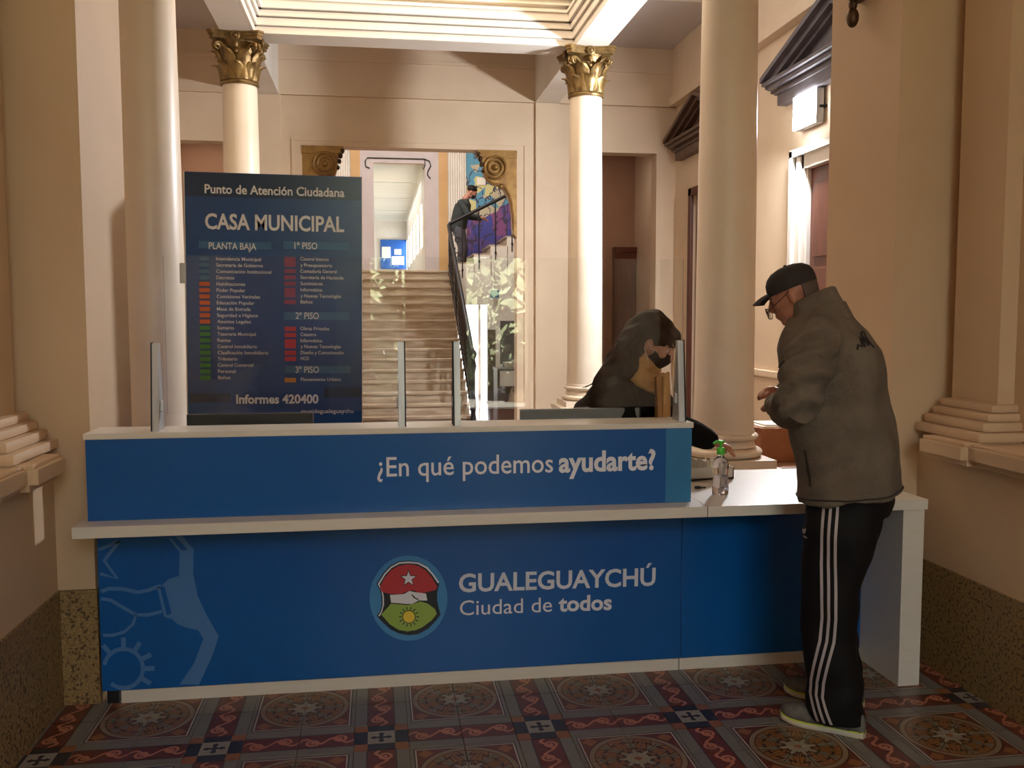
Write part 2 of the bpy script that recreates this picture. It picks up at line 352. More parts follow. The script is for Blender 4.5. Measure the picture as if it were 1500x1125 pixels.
# ---- floor
fl = B().box(-1.6, 2.75, -3.2, 4.4, -.12, -.006); fl.box(-3.1, 4.3, 4.4, 12.3, -.12, -.0015); fl.box(-3.1, 4.3, 12.3, 18.6, -.12, -.0015)
floor = struct('floor', fl, 'hallfloor', label='floor of patterned cement tiles in front of the counter, polished brown behind', cat='floor')
T = .198; TX0, TY0 = .0, 3.30
def tile_mesh(kind, uvf, th=.006):
    h = T/2-.0009; b = .0018
    b_ = B(); vs = [(-h, -h, -th), (h, -h, -th), (h, h, -th), (-h, h, -th), (-h, -h, -.0012), (h, -h, -.0012), (h, h, -.0012), (-h, h, -.0012), (-h+b, -h+b, 0), (h-b, -h+b, 0), (h-b, h-b, 0), (-h+b, h-b, 0)]
    fs = [(8, 9, 10, 11)]
    for o in (0, 4):
        for i in range(4): k = (i+1) % 4; fs.append((o+i, o+k, o+4+k, o+4+i))
    b_.add(vs, fs); me = bpy.data.meshes.new('tile'); me.from_pydata(b_.v, [], b_.f); uv = me.uv_layers.new(name='UVMap')
    for l in me.loops:
        v = me.vertices[l.vertex_index].co; uv.data[l.index].uv = uvf(v.x/T+.5, v.y/T+.5)
    me.materials.append(MT['tile_'+kind]); return me
TM = {'c': tile_mesh('cross', lambda u, v: (u, v)), 'sx': tile_mesh('strip', lambda u, v: (u, v)), 'sy': tile_mesh('strip', lambda u, v: (v, u)),
      (1, 1): tile_mesh('medallion', lambda u, v: (1-u, 1-v)), (2, 1): tile_mesh('medallion', lambda u, v: (u, 1-v)),
      (1, 2): tile_mesh('medallion', lambda u, v: (1-u, v)), (2, 2): tile_mesh('medallion', lambda u, v: (u, v))}
rest = {k: [] for k in TM}
for j in range(-31, 6):
    for i in range(-8, 14):
        x, y = TX0+i*T, TY0+j*T
        a, c = i % 3, j % 3
        key = 'c' if a == 0 and c == 0 else 'sy' if a == 0 else 'sx' if c == 0 else (a, c)
        if -3 <= j <= 4 and -7 <= i <= 12:
            o = bpy.data.objects.new('tile', TM[key]); COL.objects.link(o); o.parent = floor; o.location = (x, y, 0)
        elif y < 4.35: rest[key].append((x, y))
bmr = bmesh.new(); uvl = bmr.loops.layers.uv.new('UVMap'); mats = ['cross', 'strip', 'medallion']
for k, ps in rest.items():
    src = TM[k]; mi = 0 if k == 'c' else 1 if k in ('sx', 'sy') else 2
    su = src.uv_layers[0].data
    for (x, y) in ps:
        vv = [bmr.verts.new((v.co.x+x, v.co.y+y, v.co.z)) for v in src.vertices]
        for p in src.polygons:
            f = bmr.faces.new([vv[i] for i in p.vertices]); f.material_index = mi
            for l, li in zip(f.loops, p.loop_indices): l[uvl].uv = su[li].uv
me = bpy.data.meshes.new('tile_field'); bmr.to_mesh(me); bmr.free()
for k in mats: me.materials.append(MT['tile_'+k])
o = link('tile_field', me, None, floor); o['kind'] = 'stuff'
# ---- side walls of the vestibule (piers, pedestal course, pilasters) mirrored left / right
def mbox(b, s, x0, x1, *a, **k):
    if s < 0: b.box(x0, x1, *a, **k)
    else: b.box(mir(x1), mir(x0), *a, **k)
for s, side in ((-1, 'left'), (1, 'right')):
    g = B(); mbox(g, s, -1.62, -1.44, -3, 3.78, 0, 4.4)            # set-back wall
    mbox(g, s, -1.62, -1.262, -3, 3.78, .465, .94)                # pedestal course
    mbox(g, s, -1.62, -1.12, 3.78, 4.4, .465, 4.4)                 # pier at the opening
    mbox(g, s, -3.1, -1.625, 4.36, 4.4, 0, 5.15)
    wl = struct('wall_'+side, g, 'wallfront', label='warm-shade-tinted plaster %s side wall of the entrance with pedestal course and pier' % side, cat='wall')
    d = B(); mbox(d, s, -1.62, -1.25, -3, 3.77, 0, .465); mbox(d, s, -1.62, -1.112, 3.765, 4.405, 0, .465)
    part('dado', d, 'granite', wl, label='speckled brown terrazzo dado')
    l = B()
    for x, z0, z1 in ((-1.225, .94, .965), (-1.2, .965, 1.02), (-1.215, 1.02, 1.03)): mbox(l, s, -1.62, x, -3, 3.52, z0, z1, bev=.004)
    for x, z0, z1 in ((-1.195, .94, .965), (-1.165, .965, 1.02), (-1.18, 1.02, 1.035)): mbox(l, s, -1.6, x, 3.34, 3.62, z0, z1, bev=.004)
    part('ledge', l, 'wallfront', wl)
    for yy in (3.40, 1.2, -1.0):
        p = B(); mbox(p, s, -1.5, -1.365, yy, yy+.30, 1.03, 4.4)
        part('pilaster', p, 'wallfront', wl)
        q = B()
        for x, e, z0, z1 in ((-1.235, .075, 1.035, 1.075), (-1.265, .055, 1.075, 1.115), (-1.295, .04, 1.115, 1.15), (-1.32, .028, 1.15, 1.185)):
            mbox(q, s, -1.5, x, yy-e, yy+.30+e, z0, z1, bev=.0165)
        part('pilaster_base', q, 'wallfront', wl, smooth=True, angle=50)
# ---- entrance wall behind the camera, street doorway plus sill window and transom shaped for the light
g = holes(B(), 'y', -3.2, -3.0, -1.62, 2.77, 0, 4.4, [(-.06, .32, .62, 2.35), (1.0, 1.7, 0, 2.35), (-.25, 1.9, 2.35, 4.1)])
struct('wall_front', g, 'wallfront', label='entrance wall with street doorway and a transom added for daylight, behind the viewpoint', cat='wall')
for i, x in enumerate((-.3, .66, 1.95)):
    p = B().box(x-.13, x+.13, -3.0, -2.9, .95, 2.3); p.box(x-.19, x+.19, -3.0, -2.84, .8, .95, bev=.02); p.box(x-.17, x+.17, -3.0, -2.86, 2.15, 2.3, bev=.02); p.box(x-.22, x+.22, -3.0, -2.82, 0, .8)
    struct('trim_%d' % (i+1), p, 'white', label='white pilaster strip beside the street doorway', cat='trim')
struct('ceiling', B().box(-1.62, 2.77, -3.2, 4.4, 4.4, 4.5), 'wallfront', label='ceiling of the entrance vestibule', cat='ceiling')
# ---- main hall: walls
g = holes(B(), 'x', 4.1, 4.3, 4.36, 12.3, 0, 5.15, [(7.0, 8.38, 0, 2.95), (10.6, 11.55, 0, 3.1)])
wr = struct('wall_hall_right', g, 'wall', label='cream right wall of the hall with pedimented doors', cat='wall')
part('dado_rail', B().box(4.06, 4.1, 8.75, 10.3, .9, .97, bev=.01).box(4.06, 4.1, 4.4, 6.7, .9, .97, bev=.01).box(4.06, 4.1, 11.9, 12.3, .9, .97, bev=.01), 'wall', wr)
part('cornice', B().box(3.98, 4.1, 4.4, 12.3, 4.38, 4.5, bev=.01).box(4.02, 4.1, 4.4, 12.3, 4.5, 5.15), 'wall', wr)
g = B().box(-3.1, -2.95, 4.36, 12.3, 0, 5.15); wl2 = struct('wall_hall_left', g, 'wall', label='cream left wall of the hall', cat='wall')
OP = (-.927, 1.889, 0, 3.75)
g = holes(B(), 'y', 12.3, 12.55, -3.1, 4.3, 0, 4.38, [OP, (2.86, 3.83, 0, 3.76), (-2.75, -1.72, 0, 3.78)])
g.box(-3.1, 4.3, 12.26, 12.55, 4.38, 5.2)
wb = struct('wall_back', g, 'wall', label='cream back wall with three square openings to the stair hall', cat='wall')
part('groove_moulding', B().box(-3.0, 4.1, 12.235, 12.27, 4.82, 4.86).box(-3.0, 4.1, 12.24, 12.27, 4.38, 4.41), 'wall', wb)
for x0, x1 in ((2.139, 2.46), (-1.5, -1.18)): part('pilaster', B().box(x0, x1, 12.25, 12.31, 0, 4.38), 'wall', wb)
tr = B()
for x0, x1, z0, z1 in ((OP[0]-.13, OP[0]-.10, 0, 3.81), (OP[1]+.10, OP[1]+.13, 0, 3.81), (OP[0]-.13, OP[1]+.13, 3.815, 3.84)): tr.box(x0, x1, 12.285, 12.3, z0, z1)
part('opening_surround', tr, 'wall', wb)
# rooms seen through the side openings
g = B().box(2.3, 2.4, 12.55, 15, 0, 4.2).box(2.4, 5.0, 15, 15.1, 0, 4.2).box(4.9, 5.0, 12.55, 15, 0, 4.2).box(2.3, 5, 12.55, 15.1, 4.2, 4.3)
g.box(-3.6, -1.1, 14.4, 14.5, 0, 4.2).box(-3.6, -1.1, 12.55, 14.5, 4.2, 4.3).box(-1.2, -1.1, 12.55, 14.5, 0, 4.2).box(-3.6, -3.5, 12.55, 14.5, 0, 4.2)
struct('wall_side_rooms', g, 'room', label='terracotta walls of the rooms beyond the narrow openings', cat='wall')
d = B().box(4.0, 4.9, 14.86, 14.9, 0, 2.6); d.box(3.92, 4.0, 14.84, 15, 0, 2.68).box(4.0, 4.9, 14.84, 15, 2.6, 2.68)
struct('door_3', d, 'wood', label='dark wooden door in the room beyond the right opening', cat='door')
# ---- ceilings, beams and coffer
g = B().box(-3.1, -1.5, 4.4, 12.3, 5.15, 5.25).box(2.45, 4.3, 4.4, 12.3, 5.15, 5.25).box(-1.5, 2.45, 10.03, 12.3, 5.15, 5.25).box(-1.5, 2.45, 4.4, 5.6, 5.15, 5.25).box(-1.62, 2.77, 4.4, 4.5, 4.4, 5.2)
struct('ceiling_hall', g, 'aisle', label='pale grey flat ceiling over the aisles of the hall', cat='ceiling')
BX0, BX1, BX2, BX3, BY0, BY1 = -1.5, -1.2, 2.13, 2.45, 9.71, 10.03
g = B().box(BX2, BX3, 4.4, 12.27, 4.38, 5.15).box(BX0, BX1, 4.4, 12.27, 4.38, 5.15).box(BX1, BX2, BY0, BY1, 4.38, 5.15).box(BX1, BX2, 5.6, 5.9, 4.38, 5.15)
g.box(-2.95, BX0, BY0, BY1, 5.02, 5.15).box(BX3, 4.1, BY0, BY1, 5.02, 5.15)
struct('trim_4', g, 'white', label='white plaster beams carried by the four columns', cat='beam')
cf = B()
for k, (z0, z1, pr) in enumerate(((4.38, 4.45, .03), (4.455, 4.53, .055), (4.54, 4.6, .08), (4.61, 4.69, .11), (4.69, 4.72, .13), (4.78, 4.8, .08), (4.86, 4.88, .06))):
    cf.box(BX1, BX2, BY0-pr, BY0, z0, z1, bev=.006); cf.box(BX1, BX2, 5.9, 5.9+pr, z0, z1, bev=.006); cf.box(BX1, BX1+pr, 5.9, BY0, z0, z1, bev=.006); cf.box(BX2-pr, BX2, 5.9, BY0, z0, z1, bev=.006)
struct('trim_5', cf, 'white', label='stepped white cornice mouldings around the central ceiling well', cat='cornice')
g = B().box(BX1, BX2, BY0+.04, BY1, 5.15, 6.3).box(BX1, BX2, 5.6, 5.86, 5.15, 6.3).box(BX0, BX1-.04, 5.6, BY1, 5.15, 6.3).box(BX2+.04, BX3, 5.6, BY1, 5.15, 6.3).box(BX0, BX3, 5.6, BY1, 6.3, 6.4)
struct('ceiling_well', g, 'coffer', label='cream, warm-light-tinted walls of the raised central ceiling well', cat='ceiling')
# ---- doors of the right wall, with pediments
def pediment(bld, yc, zb, hw, h, x=4.1):
    def pl(u, v, w_): return (x-w_, yc+u, zb+v)
    bld.box(x-.16, x, yc-hw, yc+hw, zb-.05, zb, bev=.008); bld.box(x-.2, x, yc-hw-.05, yc+hw+.05, zb, zb+.035, bev=.008); bld.box(x-.1, x, yc-hw+.12, yc+hw-.12, zb-.22, zb-.05)
    bld.box(x-.12, x, yc-hw+.08, yc+hw-.08, zb-.11, zb-.09)
    for k, (pr, t0, t1) in enumerate(((.22, 0, .05), (.16, -.06, 0), (.1, -.1, -.06))):
        for sg in (-1, 1):
            bld.prism([(sg*(hw+.05), .035+t0), (sg*(hw+.05), .035+t1), (0, h+t1), (0, h+t0)], pl, pr)
    bld.prism([(-hw, .02), (hw, .02), (0, h-.06)], pl, .03)
    return bld
dr = struct('door_1', B().box(4.14, 4.19, 7.0, 8.38, 0, 2.95, bev=.004), 'wood', label='reddish wooden door under the near grey pediment on the right wall', cat='door')
fr = B()
for y0, y1, z0, z1, pr in ((8.38, 8.63, 0, 3.15, .03), (8.42, 8.50, 0, 3.07, .05), (8.56, 8.63, 0, 3.15, .07), (6.75, 7.0, 0, 3.15, .03), (6.75, 6.82, 0, 3.15, .07), (6.75, 8.63, 2.95, 3.15, .03), (6.75, 8.63, 3.08, 3.15, .07)):
    fr.box(4.1-pr, 4.1, y0, y1, z0, z1, bev=.004)
fr.box(4.1, 4.29, 8.36, 8.38, 0, 2.95)
part('door_frame', fr, 'white', dr)
for y0 in (7.08, 7.72):
    for z0 in (.2, 1.3, 2.1): part('panel', B().box(4.125, 4.14, y0, y0+.56, z0, z0+(.95 if z0 < 1 else .7), bev=.008), 'wood', dr)
part('pediment', pediment(B(), 7.69, 3.86, 1.28, .46), 'greywood', dr)
dr = struct('door_2', B().box(4.14, 4.19, 10.6, 11.55, 0, 3.1, bev=.004), 'wood', label='reddish wooden door under the far brown pediment on the right wall', cat='door')
fr = B().box(4.06, 4.1, 11.55, 11.66, 0, 3.2, bev=.004).box(4.06, 4.1, 10.49, 10.6, 0, 3.2, bev=.004).box(4.06, 4.1, 10.49, 11.66, 3.1, 3.2, bev=.004)
part('door_frame', fr, 'wood', dr)
part('pediment', pediment(B(), 11.05, 3.84, 1.1, .42), 'brownwood', dr)
# ---- stair hall behind
g = holes(B(), 'y', 18.5, 18.6, -3.1, 4.3, 0, 6.6, [(-.02, .985, 2.37, 4.55), (1.55, 2.4, 0, 1.95)])
g.box(-3.2, -3.1, 12.55, 18.6, 0, 6.6).box(4.3, 4.4, 12.55, 18.6, 0, 6.6).box(-3.1, 4.3, 12.56, 12.66, 4.4, 6.6)
struct('wall_stair_hall', g, 'wall', label='walls of the stair hall beyond the central opening', cat='wall')
struct('ceiling_stair_hall', B().box(-3.2, 4.4, 12.5, 18.7, 6.6, 6.7), 'white', label='ceiling of the stair hall', cat='ceiling')
g = B().box(-.28, -.02, 18.42, 18.5, 2.37, 4.55).box(.985, 1.26, 18.42, 18.5, 2.37, 4.55).box(-.28, 1.26, 18.42, 18.5, 4.55, 5.0)
w1 = struct('window_1', g, 'lilac', label='lilac-grey surround of the opening above the stair landing', cat='opening')
part('cable', B().tube([on_y(x, y, 18.40) for x, y in ((541, 246), (536, 244), (535, 236), (538, 231), (580, 232), (622, 233), (629, 236), (631, 243), (627, 250), (626, 256), (630, 261))], .011, n=6), 'iron', w1, label='thin dark cable')
part('cable', B().tube([on_y(x, y, 18.40) for x, y in ((622, 233), (622.5, 242), (620, 248))], .009, n=6), 'iron', w1, label='thin dark cable')
struct('trim_6', B().box(-.46, -.28, 18.40, 18.5, 2.37, 5.2).box(1.26, 1.435, 18.40, 18.5, 2.37, 5.2), 'ochre', label='ochre wall strips either side of the landing opening', cat='trim')
fp = B()
for x0, x1 in ((-1.0, -.46), (1.435, 1.80)):
    n = int((x1-x0)/.045); G = [[(x0+(x1-x0)*i/(n*4), 18.44-.018*math.cos(i/4*2*PI), z) for z in (2.5, 4.0, 5.2)] for i in range(n*4+1)]
    fp.sheet(G, .02)
struct('trim_7', fp, 'white', label='fluted white wall panels flanking the landing', cat='trim')
mu = tag(part('mural', B().box(1.80, 3.7, 18.455, 18.49, 2.5, 5.3), 'mural'), 'colourful painted mural of yellow, blue and purple patches above the upper flight', 'mural')
part('notice', B().box(2.03, 2.2, 18.44, 18.455, 4.16, 4.30), 'paper', mu)
# corridor seen through the landing opening
g = B().box(-1.3, -1.2, 18.6, 30, 2.3, 4.6).box(-1.3, 1.25, 29.9, 30, 2.3, 4.6)
g.box(.985, 1.10, 18.6, 30, 2.3, 3.0).box(.985, 1.10, 18.6, 30, 3.9, 4.6)
for y in (18.6, 20.4, 22.3, 24.2, 26.1, 28.0, 29.8): g.box(.985, 1.10, y, y+.9, 3.0, 3.9)
struct('wall_corridor', g, 'white', label='bright corridor walls with windows on the right', cat='wall')
struct('floor_corridor', B().box(-1.3, 1.2, 18.6, 30, 2.2, 2.36), 'marble', label='corridor floor at landing level', cat='floor')
cc = struct('ceiling_corridor', B().box(-1.3, 1.2, 18.6, 30, 4.66, 4.72), 'corr_ceiling', label='white boarded corridor ceiling', cat='ceiling')
for k, y in enumerate([18.6+.95*i for i in range(12)]): part('ceiling_board', B().box(-1.2, .985, y+.012, y+.938, 4.6+.004*(k % 3), 4.66), 'corr_ceiling', cc)
nb = tag(part('notice_board', B().box(.16, 1.0, 29.8, 29.88, 3.05, 3.98, bev=.01), 'noticeblue'), 'blue notice board on the end wall of the corridor', 'notice board')
for x0, x1, z0, z1 in ((.2, .48, 3.4, 3.75), (.6, .82, 3.5, 3.68), (.52, .9, 3.18, 3.45)): part('sheet', B().box(x0, x1, 29.785, 29.8, z0, z1), 'paper', nb)
# ================================================================== STAIRCASE
st = thing('staircase', 'broad worn marble staircase rising behind the counter to a landing', 'staircase', (0, 0, 0))
R_, TR, Y0, NX0, NX1 = .148, .2667, 12.7, -.40, 1.30
for k in range(16):
    y = Y0+TR*k; z1 = R_*(k+1); y1 = y+TR+.02 if k < 15 else 18.4
    x1 = NX1 if k < 15 else 1.5
    b = B().box(NX0, x1, y, y1, 0 if k < 3 else z1-R_*2.2, z1-.035).box(NX0-.01, x1+.02, y-.028, y1, z1-.035, z1, bev=.006)
    part('step', b, 'marble', st)
part('stringer', B().prism([(Y0+.05, 0), (16.9, 0), (16.9, 2.3), (16.7, 2.3), (Y0+.05, .12)], lambda u, v, w_: (NX1-.06-w_, u, v-.17), .1), 'lilac', st)
part('stringer', B().prism([(Y0+.05, 0), (16.9, 0), (16.9, 2.3), (16.7, 2.3), (Y0+.05, .12)], lambda u, v, w_: (NX0+.06+w_, u, v-.17), .1), 'lilac', st)
for k in range(7):
    x = 1.50+.31*k; z = 2.37+.165*(k+1)
    b = B().box(x, x+.33, 17.05, 18.4, z-.36, z-.03).box(x-.02, x+.33, 17.02, 18.4, z-.03, z, bev=.004)
    part('step', b, 'marble', st)
# wall under the landing and white stepped stringer of the upper flight
g = holes(B(), 'y', 17.0, 17.06, 1.30, 3.6, 0, 2.3, [(1.5, 2.05, 0, 1.75)])
for k in range(7): g.box(1.50+.31*k, 1.82+.31*k, 17.0, 17.06, 2.3, 2.37+.165*(k+1)-.03)
part('stair_wall', g, 'white', st, label='white wall below the upper flight')
hr = B().tube([(1.32, 12.62, 1.0), (1.32, 16.75, 3.18), (1.36, 17.0, 3.24), (2.75, 17.0, 3.94), (3.6, 17.0, 4.36)], .032, n=10); part('handrail', hr, 'iron', st, True)
bt = B().tube([(1.32, 12.62, .28), (1.32, 16.75, 2.46), (1.36, 17.0, 2.5)], .018, n=8); part('lower_rail', bt, 'iron', st, True)
nw = B().lathe([(.07, 0), (.07, .05), (.045, .08), (.03, .2), (.045, .3), (.028, .45), (.028, .75), (.045, .85), (.03, .95), (.05, 1.0), (.045, 1.05), (.01, 1.09)], (1.32, 12.60, 0), 14)
part('newel_post', nw, 'iron', st, True)
def scroll(b, c, ey, ez, r, w_, turns=1.2, n=14, th=.009, sg=1):
    c = Vector(c); ey = Vector(ey); ez = Vector(ez)
    b.tube([c+(ey*math.cos(sg*2*PI*turns*i/n)+ez*math.sin(sg*2*PI*turns*i/n))*(r*(1-.6*i/n)) for i in range(n+1)], th, n=5); return b
for k in range(15):
    y = Y0+TR*(k+.4); z = R_*(k+1)+.0; t = (y-12.62)/(16.75-12.62); zt = 1.0+t*2.18
    b = B().tube([(1.32, y, z-.02), (1.32, y, zt)], .012, n=6, roundend=False); b.tube([(1.32, y+.133, z-.02+.07), (1.32, y+.133, zt+.07)], .012, n=6, roundend=False)
    for h in (.22, .42, .62): scroll(b, (1.32, y+.065, z+h+.03), (0, 1, .5), (0, 0, 1), .075, .01, sg=1 if h != .42 else -1)
    b.ell((1.32, y, z+.5), (.026, .026, .04), n=8, m=6)
    part('baluster', b, 'iron', st, True)
for k in range(6):
    x = 1.42+.31*k; z = 2.37+.165*k
    part('baluster', B().tube([(x+.17, 17.0, z-.12), (x+.17, 17.0, 3.27+(x+.17-1.36)*.503)], .011, n=6).ell((x+.17, 16.99, z+.02), (.02, .02, .03), n=8, m=6), 'iron', st, True)
part('baluster', B().tube([(1.39, 17.0, 2.3), (1.39, 17.0, 3.25)], .012, n=6), 'iron', st, True)
b = B()
for k in range(5): scroll(b, (1.40+.1*(k % 2), 16.99, 2.52+.14*k), (1, 0, 0), (0, 0, 1), .06, .01, sg=1 if k % 2 else -1)
part('scroll_ornament', b, 'iron', st, True)
# gold brackets in the upper corners of the opening
def bracket(sg, xj, label):
    t = thing('scroll_bracket', label, 'bracket', (xj, 12.32, 3.75), 0, 'gilded scroll brackets')
    pl = lambda u, v, w_: (sg*u, w_-.02, v)
    out = [(0, 0), (.49, 0), (.5, -.06), (.46, -.09), (.47, -.15), (.43, -.19), (.45, -.26), (.42, -.34), (.36, -.41), (.29, -.445), (.21, -.46), (.17, -.5), (.12, -.58), (.075, -.68), (.055, -.8), (.05, -1.0), (.045, -1.1), (0, -1.16)]
    part('console', B().prism(out, pl, .2), 'gold_bracket', t)
    part('top_moulding', B().prism([(0, 0), (.53, 0), (.53, -.05), (.49, -.09), (0, -.1)], lambda u, v, w_: (sg*u, w_-.04, v), .24), 'gold_bracket', t)
    b = B()
    for i, (r, th, pr) in enumerate(((.145, .02, .015), (.09, .016, .03))):
        b.tube([(sg*(.29+r*math.cos(a)), -.02-pr, -.23+r*math.sin(a)) for a in [2*PI*k/24 for k in range(25)]], th, n=8)
    b.ell((sg*.29, -.05, -.23), (.04, .04, .04)); part('volute', b, 'gold_bracket', t, True)
    b = B().tube([(sg*u, -.03, v) for u, v in ((.435, -.3), (.40, -.385), (.33, -.44), (.25, -.455), (.19, -.46), (.145, -.51), (.10, -.6), (.07, -.7), (.055, -.85), (.05, -1.05))], [.012, .02, .022, .022, .024, .022, .02, .018, .016, .01], n=8)
    b.ell((sg*.215, -.04, -.475), (.035, .03, .035)); part('rim', b, 'gold_bracket', t, True)
    b = B()
    for (u, v, r) in ((.51, -.05, .035), (.49, -.12, .03), (.475, -.19, .028), (.455, -.27, .026)): b.ell((sg*u, 0, v), (r, .05, r*1.2), n=10, m=8)
    part('leaf_edge', b, 'bronze', t, True)
bracket(1, OP[0], 'gilded scroll bracket in the upper left corner of the central opening')
bracket(-1, OP[1], 'gilded scroll bracket in the upper right corner of the central opening, beside the mural')
# ================================================================== COLUMNS
ZB, ZC, ZT = .56, 3.90, 4.38
def acanthus(h, wd, curl, ang, r0):
    """leaf standing on the bell, built around +x then turned by ang"""
    G = []
    for i in range(7):
        t = i/6; z = h*min(1, t*1.12)-(curl*.5*max(0, t-.75)*4*.5); x = r0+.02+t*.03+curl*max(0, t-.55)**1.5*3.2
        ww = wd*(.8+.35*math.sin(PI*t))*(1-.75*max(0, t-.7)/.3)
        G.append([(x-.02*abs(u)**1.5+.004*math.cos(u*9), ww*u*.5, z) for u in (-1, -.6, -.25, 0, .25, .6, 1)])
    m = Matrix.Rotation(ang, 3, 'Z'); return [[m@Vector(p) for p in row] for row in G]
def make_column():
    t = thing('column', '', 'column', (0, 0, 0), 0, None)
    p = B().box(-.3, .3, -.3, .3, 0, ZB-.05, bev=.005).box(-.33, .33, -.33, .33, 0, .12, bev=.01).box(-.32, .32, -.32, .32, ZB-.05, ZB, bev=.008)
    part('pedestal', p, 'column', t)
    part('plinth', B().box(-.262, .262, -.262, .262, ZB, ZB+.062, bev=.005), 'column', t)
    z = ZB+.062; pr = [(.02, 0)]
    pr += [(.205+.05*math.sin(a), .032-.032*math.cos(a)) for a in [PI*k/10 for k in range(11)]]
    pr += [(.215, .07), (.205, .082), (.2, .10), (.205, .112)] + [(.2+.028*math.sin(a), .136-.022*math.cos(a)) for a in [PI*k/8 for k in range(9)]] + [(.203, .16), (.203, .172), (.194, .19), (.02, .19)]
    part('column_base', B().lathe(pr, (0, 0, z), 48), 'column', t, True)
    z0 = z+.185; pr = []
    for i in range(25):
        s = i/24; r = .192-.0195*s**1.6; pr.append((r+(.006*(1-s*12) if s < .08 else 0), (ZC-z0)*s))
    part('shaft', B().lathe(pr, (0, 0, z0), 56), 'column', t, True)
    cp = B().lathe([(.17, -.02), (.19, -.01), (.196, .005), (.19, .02), (.172, .03), (.168, .06), (.165, .15), (.17, .27), (.185, .36), (.215, .4), (.22, .41), (.02, .41)], (0, 0, ZC), 40)
    cap = part('capital', cp, 'gold', t, True, label='gilded Corinthian capital')
    for ring, (h, wd, cu, n, off) in enumerate(((.17, .115, .055, 8, 0), (.29, .12, .06, 8, PI/8))):
        for k in range(n):
            g = acanthus(h, wd, cu, off+2*PI*k/n, .162 if ring == 0 else .165); b = B().sheet([[v+Vector((0, 0, ZC+.03)) for v in row] for row in g], .013)
            part('leaf', b, 'gold', cap, True, angle=60)
    for k in range(4):
        a = PI/4+k*PI/2; ca, sa = math.cos(a), math.sin(a)
        for sg in (-1, 1):
            pts = []
            for i in range(9):
                s = i/8; r = .175+.095*s**1.6; z = .2+.17*math.sin(s*PI/2); tw = sg*(.075*(1-s)+.018)
                pts.append((r*ca-tw*sa, r*sa+tw*ca, ZC+z))
            for i in range(10):
                q = 2*PI*1.15*i/9; rr = .036*(1-.6*i/9); pts.append(((.272+rr*math.sin(q))*ca-sg*.02*sa, (.272+rr*math.sin(q))*sa+sg*.02*ca, ZC+.335+rr*math.cos(q)))
            part('volute', B().tube(pts, [.010+.006*min(1, i/6) for i in range(9)]+[.014]*10, n=7), 'gold', cap, True)
        a2 = k*PI/2; part('rosette', B().lathe([(.005, -.01), (.042, -.008), (.048, .004), (.03, .016), (.024, .01), (.012, .024), (.004, .026)], (.235*math.cos(a2), .235*math.sin(a2), ZC+.435), 12, ax=(math.cos(a2), math.sin(a2), 0)).ell((.215*math.cos(a2), .215*math.sin(a2), ZC+.355), (.025, .025, .04), n=10, m=7).ell((.2*math.cos(a2), .2*math.sin(a2), ZC+.29), (.022, .022, .02), n=10, m=7), 'gold', cap, True)
    def ab(half, z0_, z1_, cut, dip):
        pts = []
        for k in range(4):
            a = PI/4+k*PI/2; c0 = Vector((math.cos(a), math.sin(a)))*half; tn = Vector((-math.sin(a), math.cos(a)))
            pts.append(c0-tn*cut); pts.append(c0+tn*cut)
            a3 = PI/4+(k+1)*PI/2; c1 = Vector((math.cos(a3), math.sin(a3)))*half; tn1 = Vector((-math.sin(a3), math.cos(a3)))
            e0, e1 = c0+tn*cut, c1-tn1*cut; mid = -((e0+e1)/2).normalized()
            for j in range(1, 8): s = j/8; pts.append(e0.lerp(e1, s)+mid*dip*math.sin(PI*s))
        b = B(); return b.rings([[Vector((p.x, p.y, z)) for p in pts] for z in (z0_, z1_)])
    b = ab(.33, ZC+.405, ZC+.44, .03, .045); b2 = ab(.345, ZC+.44, ZC+.465, .032, .05); b3 = ab(.36, ZC+.465, ZC+.482, .034, .05)
    b.add(b2.v, b2.f); b.add(b3.v, b3.f); part('abacus', b, 'gold', cap)
    return t
c0 = make_column()
spots = [(2.27, 9.86, 'cream column with gilded capital far right of the staircase, brightly lit'), (-1.353, 9.86, 'cream column with gilded capital rising behind the blue directory sign'),
         (2.27, 5.76, 'thick near cream column just behind the right wing of the counter'), (-1.328, 5.76, 'thick near cream column left of the blue directory sign')]
for i, (x, y, lb) in enumerate(spots):
    c = c0 if i == 0 else copy_tree(c0); c.location = (x, y, 0); c['label'] = lb; c['group'] = 'columns of the hall'
# ================================================================== FLOODLIGHT, CORBEL, STREET
t = thing('floodlight', 'bright white wall floodlight under the near grey pediment', 'lamp', (4.1, 8.24, 3.46))
part('housing', B().box(-.1, -.02, -.22, .22, -.15, .17, bev=.02), 'alu', t)
part('mounting_arm', B().box(-.03, 0, -.03, .03, -.1, .1).tube([(-.06, -.22, 0), (-.01, -.24, 0), (-.01, .24, 0), (-.06, .22, 0)], .012), 'iron', t)
part('lamp_panel', B().box(-.118, -.1, -.215, .215, -.145, .165, bev=.004), emis('flood_emission', (.93, .97, 1, 1), 60), t)
t = thing('wall_corbel', 'dark bronze hanging ornament at the upper right of the near pier', 'ornament', (2.24, 4.09, 2.93))
part('drop', B().ell((-.03, 0, .0), (.028, .03, .045)).ell((-.03, 0, .06), (.02, .02, .03)).ell((-.035, 0, .13), (.045, .05, .05)).ell((-.03, 0, .21), (.03, .035, .06)), 'bronze', t, True)
part('backplate', B().box(-.02, .03, -.05, .05, .08, .62, bev=.01), 'bronze', t)
part('arm', B().tube([(-.02, 0, .3), (-.1, 0, .33), (-.16, 0, .45), (-.12, 0, .56), (-.04, 0, .55)], .018), 'bronze', t, True)
struct('ground', B().box(-14, 16, -24, -3.2, -.3, -.05), 'ground', label='pavement and garden outside the street doorway', cat='ground')
